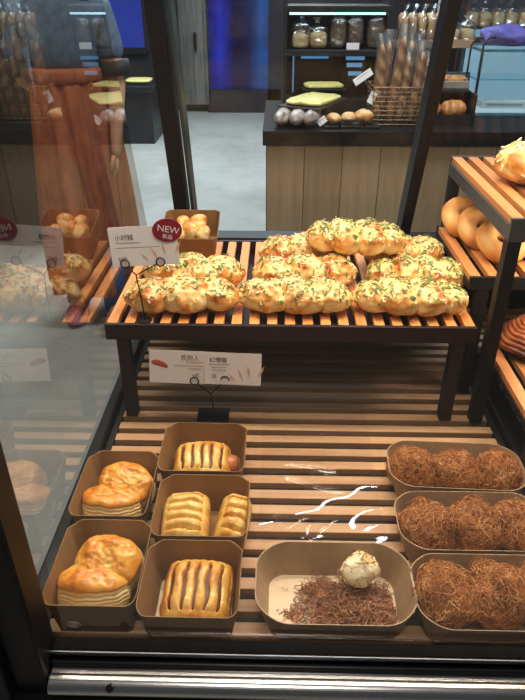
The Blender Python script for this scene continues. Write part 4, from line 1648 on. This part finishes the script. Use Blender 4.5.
for i in range(5):
    px = 402 + i * 9
    x = at(px, 30, y=YT + 0.1).x
    bag_of('toast_bag', ['bagged toast at the left end of the wooden lipped rack', 'second bagged toast on the wooden lipped rack', 'middle bagged toast on the wooden lipped rack', 'fourth bagged toast on the wooden lipped rack', 'bagged toast at the right of the wooden lipped rack'][i], (x, YT + 0.10, zt + 0.001), 0.048, 0.17, 0.15, 0.13, 'bagged toast on the lipped rack', 0.012, seed=20 + i, mat_in=TB_TOAST)
x = at(461, 30, y=YT + 0.1).x
for i, (px, lb) in enumerate([(452, 'open bagged bun left of the wire uprights'), (467, 'bagged bun at the far right of the lipped rack')]):
    x = at(px, 30, y=YT + 0.12).x
    bag_of('bun_bag', lb, (x, YT + 0.12, zt + 0.001), 0.075, 0.12, 0.12, 0.06, 'bagged buns on the lipped rack', 0.0, seed=40 + i, mat_in=PALEBUN)

# upper right shelf of bagged buns
YU = 4.05
ua, ub = at(452, 20, y=YU).x, at(600, 20, y=YU).x
zu = at(500, 30, y=YU).z
us = thing('wall_shelf', 'pale edged upper shelf of bagged buns at right', 'shelf unit', ((ua + ub) / 2, YU, 0))
hw = (ub - ua) / 2
MB().box(-hw, hw, 0, 0.35, zu - 0.03, zu).build('shelf_board', SHB, us)
MB().box(-hw, hw, -0.012, 0, zu - 0.034, zu + 0.004).build('lit_edge', emit('cool_edge', (0.30, 0.62, 0.80, 1), 0.55), us)
MB().box(-hw, hw, 0.35, 0.38, 0, 1.9).build('back_panel', plain('shelf_back', srgb(52, 58, 66), 0.6), us)
for s in (-1, 1):
    MB().box(s * hw - 0.012, s * hw + 0.012, 0, 0.35, 0, 1.9).build('side_panel', plain('pale_upright', srgb(150, 165, 172), 0.5), us)
for i, px in enumerate((471, 484, 497, 510, 523, 536)):
    x = at(px, 25, y=YU + 0.12).x
    bag_of('bun_bag', 'bagged pale bun, %s on the upper shelf at right' % ['first from the left', 'second from the left', 'third from the left', 'fourth from the left', 'fifth from the left', 'sixth from the left'][i], (x, YU + 0.14, zu + 0.001), 0.085, 0.16, 0.13, 0.085, 'bagged buns on the upper shelf', 0.01 * (-1) ** i, seed=60 + i, mat_in=PALEBUN)

# blue lit glass showcase at the right
YG = 3.30
ga, gb = at(474, 104, y=YG).x, at(620, 104, y=YG).x
zg0 = ZC + 0.001
zg1 = at(490, 52, y=YG).z
sc = thing('glass_showcase', 'blue lit glass showcase standing on the counter at right', 'showcase', ((ga + gb) / 2, YG, zg0))
hw = (gb - ga) / 2
H_ = zg1 - zg0
D_ = 0.34
e = MB()
for x in (-hw, hw):
    for y in (0, D_):
        e.box(x - 0.006, x + 0.006, y - 0.006, y + 0.006, 0, H_)
for z in (0.0, H_):
    for y in (0, D_):
        e.box(-hw, hw, y - 0.006, y + 0.006, z, z + 0.012)
    for x in (-hw, hw):
        e.box(x - 0.006, x + 0.006, 0, D_, z, z + 0.012)
e.build('frame', plain('pale_blue_frame', srgb(70, 120, 140), 0.3), sc)
MB().box(-hw + 0.01, hw - 0.01, 0.01, D_ - 0.01, 0.012, 0.022).build('lit_floor', emit('cool_floor', (0.50, 0.74, 0.84, 1), 0.85), sc)
MB().box(-hw + 0.01, hw - 0.01, D_ - 0.012, D_ - 0.006, 0.022, H_).build('lit_back', emit('cool_back', (0.24, 0.45, 0.58, 1), 0.85), sc)
MB().box(-hw + 0.02, hw - 0.02, 0.10, D_ - 0.02, H_ * 0.52, H_ * 0.52 + 0.008).build('glass_shelf', clear('shelf_glass', (0.7, 0.9, 0.95, 1), 1.5, 0.05, base=0.1), sc)
MB().add([(-hw, -0.001, 0), (hw, -0.001, 0), (hw, -0.001, H_), (-hw, -0.001, H_)], [(0, 1, 2, 3)]).build('front_pane', GLASS, sc)
x = at(505, 88, y=YG + 0.1).x
t = thing('cake_slice_box', 'long pale packet inside the blue lit showcase', 'cake box', (x, YG + 0.10, zg0 + 0.023))
MB().box(-0.12, 0.12, -0.04, 0.04, 0, 0.035).build('box_body', plain('pale_packet', srgb(190, 205, 205), 0.4), t, bevel=0.006)
MB().box(-0.09, 0.09, -0.041, -0.040, 0.012, 0.024).build('print_band', plain('packet_print', srgb(130, 150, 150), 0.5), t)
x = at(452, 72, y=YG + 0.12).x
ta_ = thing('till_screen', 'dark tilted tablet screen left of the showcase', 'screen', (x, YG + 0.10, ZC), rot=(-0.25, 0, 0))
MB().box(-0.10, 0.10, 0, 0.014, 0.06, 0.19).build('screen_body', SHB, ta_, bevel=0.004)
MB().box(-0.09, 0.09, -0.002, 0.0, 0.085, 0.18).build('lit_panel', emit('till_glow', (0.16, 0.34, 0.46, 1), 0.42), ta_)
MB().box(-0.012, 0.012, 0.002, 0.06, 0.0, 0.07).build('foot', SHB, ta_)
# purple bundle on the showcase roof
def pb_(u, a):
    th = pi * u
    p = Vector((sin(th) * cos(a) * 0.13, sin(th) * sin(a) * 0.09, cos(th) * 0.055))
    k = fbm(p, 14, 4)
    p *= 1 + 0.25 * k
    p.z = max(p.z, -0.040)
    return p, 0
x = at(508, 46, y=YG + 0.16).x
o = organic('purple_cloth_bag', 28, 40, pb_, plain('purple_cloth', srgb(96, 92, 170), 0.6))
o.location = (x, YG + 0.17, zg1 + 0.014 + 0.041)
tag(o, 'crumpled purple cloth bag on top of the showcase', 'bag')
# wire uprights between basket and showcase
for i, (px, lb) in enumerate([(466, 'thin black wire stand right of the crate'), (478, 'thin black wire stand next to the showcase corner')]):
    t = MB()
    x = at(px, 80, y=3.26).x
    z = at(px, 38, y=3.26).z
    t.tube([(-0.03, 0, 0.004), (0, 0, 0.004), (0, 0, z - ZC - 0.03), (0.02, 0, z - ZC), (0.05, 0, z - ZC)], 0.005, 8)
    o = t.build('wire_stand', BLACK, smooth=True)
    o.location = (x, 3.26, ZC)
    tag(o, lb, 'wire stand')

# ------------------------------------------------------------------ far left dark furniture
xa, xb = at(-90, 130, y=3.75).x, at(45, 130, y=3.75).x
dk = thing('dark_cabinet', 'tall dark cabinet behind the person at left', 'cabinet', ((xa + xb) / 2, 3.75, 0))
hw = (xb - xa) / 2
MB().box(-hw, hw, 0, 0.5, 0, 1.15).build('body', SHB, dk, bevel=0.004)
MB().box(-hw + 0.02, -0.01, -0.016, 0, 0.08, 1.10).build('door', BLACK_SOFT, dk, bevel=0.003)
MB().box(0.01, hw - 0.02, -0.016, 0, 0.08, 1.10).build('door', BLACK_SOFT, dk, bevel=0.003)
xa, xb = at(60, 110, y=6.6).x, at(156, 110, y=6.6).x
tb2 = thing('low_table', 'low dark table with yellow cakes beyond the person', 'table', ((xa + xb) / 2, 6.6, 0))
hw = (xb - xa) / 2
MB().box(-hw, hw, 0, 0.7, 0.50, 0.56).build('table_top', SHB, tb2, bevel=0.004)
MB().box(-hw + 0.05, hw - 0.05, 0.05, 0.65, 0.0, 0.50).build('table_body', SHB, tb2)
q = at(139, 100, y=6.75)
t = thing('cake_board', 'black board of yellow cakes on the low far table', 'tray', (q.x, 6.85, 0.561))
MB().box(-0.15, 0.15, -0.15, 0.15, 0, 0.012).build('board', SHB, t)
organic('cake_slices', 16, 24, lambda u, a: (Vector((0.13 * abs(sin(pi * u)) ** .4 * spow(cos(a), .5), 0.13 * abs(sin(pi * u)) ** .4 * spow(sin(a), .5), 0.030 + 0.016 * spow(cos(pi * u), .6))), 0.3), YELLOW, t)

# ------------------------------------------------------------------ the person in the rust skirt
PX, PY = -0.895, 2.86
per = thing('person', 'person in a long rust skirt and grey blue top with pink clogs', 'person', (PX, PY, 0), 0.12)
SKIN = plain('skin', srgb(204, 152, 122), 0.5, 0, 0.3, 0.05)


def skinned(name, nodes, edges, mat, parent, sub=2, root=0):
    me = bpy.data.meshes.new(name)
    me.from_pydata([n_[0] for n_ in nodes], edges, [])
    me.update()
    o = bpy.data.objects.new(name + '_rig', me)
    C.objects.link(o)
    o.modifiers.new('skin', 'SKIN')
    for i, n_ in enumerate(nodes):
        r_ = n_[1]
        me.skin_vertices[0].data[i].radius = (r_, r_ * (n_[2] if len(n_) > 2 else 1.0))
        me.skin_vertices[0].data[i].use_root = (i == root)
    s = o.modifiers.new('sub', 'SUBSURF')
    s.levels = sub
    s.render_levels = sub
    dg = bpy.context.evaluated_depsgraph_get()
    em = bpy.data.meshes.new_from_object(o.evaluated_get(dg))
    bpy.data.objects.remove(o)
    return link(name, em, mat, parent)


# joints (facing -y, towards the case); the arms hang, the nearer one bent a little
nodes = [
    ((0, 0, 0.88), 0.145, 0.72), ((0, 0, 1.02), 0.125, 0.72), ((0, 0, 1.18), 0.135, 0.72), ((0, 0.005, 1.33), 0.125, 0.62), ((0, 0.005, 1.41), 0.050, 1.0), ((0, -0.005, 1.47), 0.048, 1.0),
    ((-0.09, 0, 0.80), 0.085), ((-0.095, 0.005, 0.46), 0.058), ((-0.10, -0.02, 0.11), 0.036), ((-0.10, -0.11, 0.045), 0.034),
    ((0.09, 0, 0.80), 0.085), ((0.095, -0.02, 0.46), 0.058), ((0.10, -0.13, 0.11), 0.036), ((0.10, -0.22, 0.045), 0.034),
    ((-0.165, 0.01, 1.35), 0.055), ((-0.205, 0.06, 1.10), 0.042), ((-0.11, 0.175, 1.02), 0.028),
    ((0.165, 0.01, 1.35), 0.055), ((0.205, 0.0, 1.09), 0.042), ((0.185, -0.09, 0.87), 0.028),
    ((0, -0.012, 1.545), 0.082, 1.08), ((0, -0.008, 1.615), 0.070, 1.15),
    ((-0.06, 0.20, 0.99), 0.030, 0.6), ((0.180, -0.115, 0.80), 0.030, 0.6),
]
edges = [(0, 1), (1, 2), (2, 3), (3, 4), (4, 5), (0, 6), (6, 7), (7, 8), (8, 9), (0, 10), (10, 11), (11, 12), (12, 13), (3, 14), (14, 15), (15, 16), (3, 17), (17, 18), (18, 19), (5, 20), (20, 21), (16, 22), (19, 23)]
body = skinned('body', nodes, edges, SKIN, per)
# fingers and face joined into the body mesh
bm = bmesh.new()
bm.from_mesh(body.data)
extra = MB()
for sx, wrist in ((-1, Vector((-0.06, 0.20, 0.99))), (1, Vector((0.180, -0.115, 0.80)))):
    dn = Vector((0.03 * -sx, -0.30, -0.95)).normalized() if sx > 0 else Vector((0.85, 0.15, -0.45)).normalized()
    for k, L in enumerate((0.062, 0.072, 0.068, 0.054)):
        b0 = wrist + (Vector((0, (k - 1.5) * 0.017, 0)) if sx > 0 else Vector((0, 0, (k - 1.5) * -0.017))) + dn * 0.008
        extra.tube([b0, b0 + dn * L * 0.5, b0 + dn * L + Vector((-sx * 0.012, -0.004, 0))], [0.0085, 0.008, 0.005], 8)
    b0 = wrist + Vector((-sx * 0.006, -0.030, 0.012))
    extra.tube([b0, b0 + Vector((-sx * 0.008, -0.022, -0.028)), b0 + Vector((-sx * 0.012, -0.022, -0.055))], [0.010, 0.009, 0.006], 8)
extra.tube([(0, -0.094, 1.575), (0, -0.108, 1.548), (0, -0.094, 1.535)], [0.008, 0.013, 0.010], 8)
for sx in (-1, 1):
    extra.tube([(sx * 0.083, 0.0, 1.585), (sx * 0.092, 0.006, 1.565), (sx * 0.083, 0.0, 1.54)], [0.010, 0.014, 0.008], 8)
tm = extra.mesh('extra')
bm.from_mesh(tm)
bm.to_mesh(body.data)
bm.free()
body.data.materials.clear()
body.data.materials.append(SKIN)
body.data.shade_smooth()
fe = MB()
for sx in (-1, 1):
    fe.lathe([(0.0, -0.008), (0.007, -0.005), (0.009, 0), (0.007, 0.005), (0, 0.008)], 12, (sx * 0.031, -0.088, 1.572))
fe.build('eyes', plain('eye_dark', srgb(50, 38, 32), 0.3), per, smooth=True)
MB().tube([(-0.022, -0.088, 1.503), (0, -0.094, 1.502), (0.022, -0.088, 1.503)], [0.003, 0.006, 0.003], 8).build('lips', plain('lips', srgb(176, 96, 92), 0.4), per, smooth=True)


def hairf(u, a):
    th = pi * u * 0.62
    p = Vector((sin(th) * cos(a) * 0.100, sin(th) * sin(a) * 0.108 + 0.012, cos(th) * 0.095 + 1.585))
    if sin(a) > -0.3 and u > 0.7: p.z -= 0.12 * (u - 0.7) / 0.3
    if p.y < -0.07: p.z = max(p.z, 1.615)
    return p, 0


organic('hair', 24, 40, hairf, plain('black_hair', (0.015, 0.012, 0.011, 1), 0.45), per)
# skirt with soft pleats
n = N('rust_cloth')
v = n.coord((1, 1, 0.5))
n.col(n.ramp(n.noise(v, 26, 5), [(0.3, srgb(150, 76, 44)), (0.7, srgb(186, 104, 66))]))
n.set(Roughness=0.85)
RUST = n.m
prof = []
for i in range(40):
    u = i / 39
    r = 0.150 + 0.075 * (1 - u) ** 0.8 + 0.012 * sin(u * 3)
    if u > 0.93: r -= (u - 0.93) * 0.12
    prof.append((r, 0.16 + u * 0.98))


def fold(a, u):
    am = 0.05 + 0.07 * (1 - u)
    return (1 + am * sin(9 * a + 1.2 * sin(2 * u + a)) * 0.8 + 0.03 * sin(17 * a + 2 * u)) * (1 - 0.12 * abs(sin(a)))


mm = MB()
mm.lathe(prof, 160, fold=fold)
mm.f = [f_ for f_ in mm.f if len(f_) == 4]
so = mm.build('skirt', RUST, per, smooth=True)
sm_ = so.modifiers.new('solid', 'SOLIDIFY')
sm_.thickness = 0.003
MB().lathe([(0.158, 1.10), (0.163, 1.115), (0.163, 1.14), (0.156, 1.155)], 64, fold=lambda a, u: 1 - 0.10 * abs(sin(a))).build('waistband', RUST, per, smooth=True)
TOPC = plain('grey_blue_cloth', srgb(92, 108, 130), 0.8, 0, 0.3, 0.25, 30)
tn = [((0, 0, 1.10), 0.150, 0.80), ((0, 0, 1.22), 0.158, 0.74), ((0, 0.005, 1.345), 0.140, 0.66), ((-0.168, 0.01, 1.355), 0.068), ((-0.198, 0.018, 1.16), 0.062), ((0.168, 0.01, 1.355), 0.068), ((0.198, 0.004, 1.16), 0.062), ((0, 0.005, 1.405), 0.066)]
skinned('top', tn, [(0, 1), (1, 2), (2, 3), (3, 4), (2, 5), (5, 6), (2, 7)], TOPC, per)
CUFF = plain('black_cuff', (0.012, 0.012, 0.014, 1), 0.7)
for sx, yy in ((-1, 0.018), (1, 0.004)):
    MB().tube([(sx * 0.197, yy, 1.175), (sx * 0.201, yy, 1.12)], [0.066, 0.068], 20).build('cuff', CUFF, per, smooth=True)
# jeans hems below the skirt, and clogs
DENIM = plain('denim', srgb(70, 96, 142), 0.8, 0, 0.2, 0.3, 60)
CLOG = plain('pink_clog', srgb(214, 128, 150), 0.5, 0, 0.4, 0.05)
for sx, yy, in ((-1, -0.02), (1, -0.13)):
    MB().tube([(sx * 0.098, yy, 0.40), (sx * 0.10, yy, 0.075)], [0.062, 0.058], 20).build('trouser_leg', DENIM, per, smooth=True)
    cl_ = MB()

    def cf(u, a, sx=sx, yy=yy):
        s = 2 * u - 1
        e = (1 - abs(s) ** 3.5) ** 0.5 if abs(s) < 1 else 0
        wd = 0.052 * e * (1 + 0.12 * (-s))
        hh_ = 0.040 * e * (1.0 if s < 0.1 else 0.9)
        z = sin(a) * hh_ + 0.042
        return Vector((sx * 0.10 + cos(a) * wd, yy - 0.055 + s * 0.135 * -1 * -1, max(0.002, z))), 0
    co = organic('clog', 30, 28, cf, CLOG, per)
    hl = MB()
    for i in range(5):
        for j in range(3):
            if (i + j) % 2 == 0:
                a_ = pi / 2 + (i - 2) * 0.38
                s = -0.72 + j * 0.2
                e = (1 - abs(s) ** 3.5) ** 0.5
                px_, pz_ = sx * 0.10 + cos(a_) * 0.052 * e * (1 - 0.12 * s), sin(a_) * 0.040 * e + 0.042
                hl.lathe([(0.0042, -0.001), (0.0042, 0.0016)], 10, (px_, yy - 0.055 + s * 0.135, pz_))
    hl.build('vent_holes', plain('hole_dark', srgb(110, 56, 72), 0.7), co)
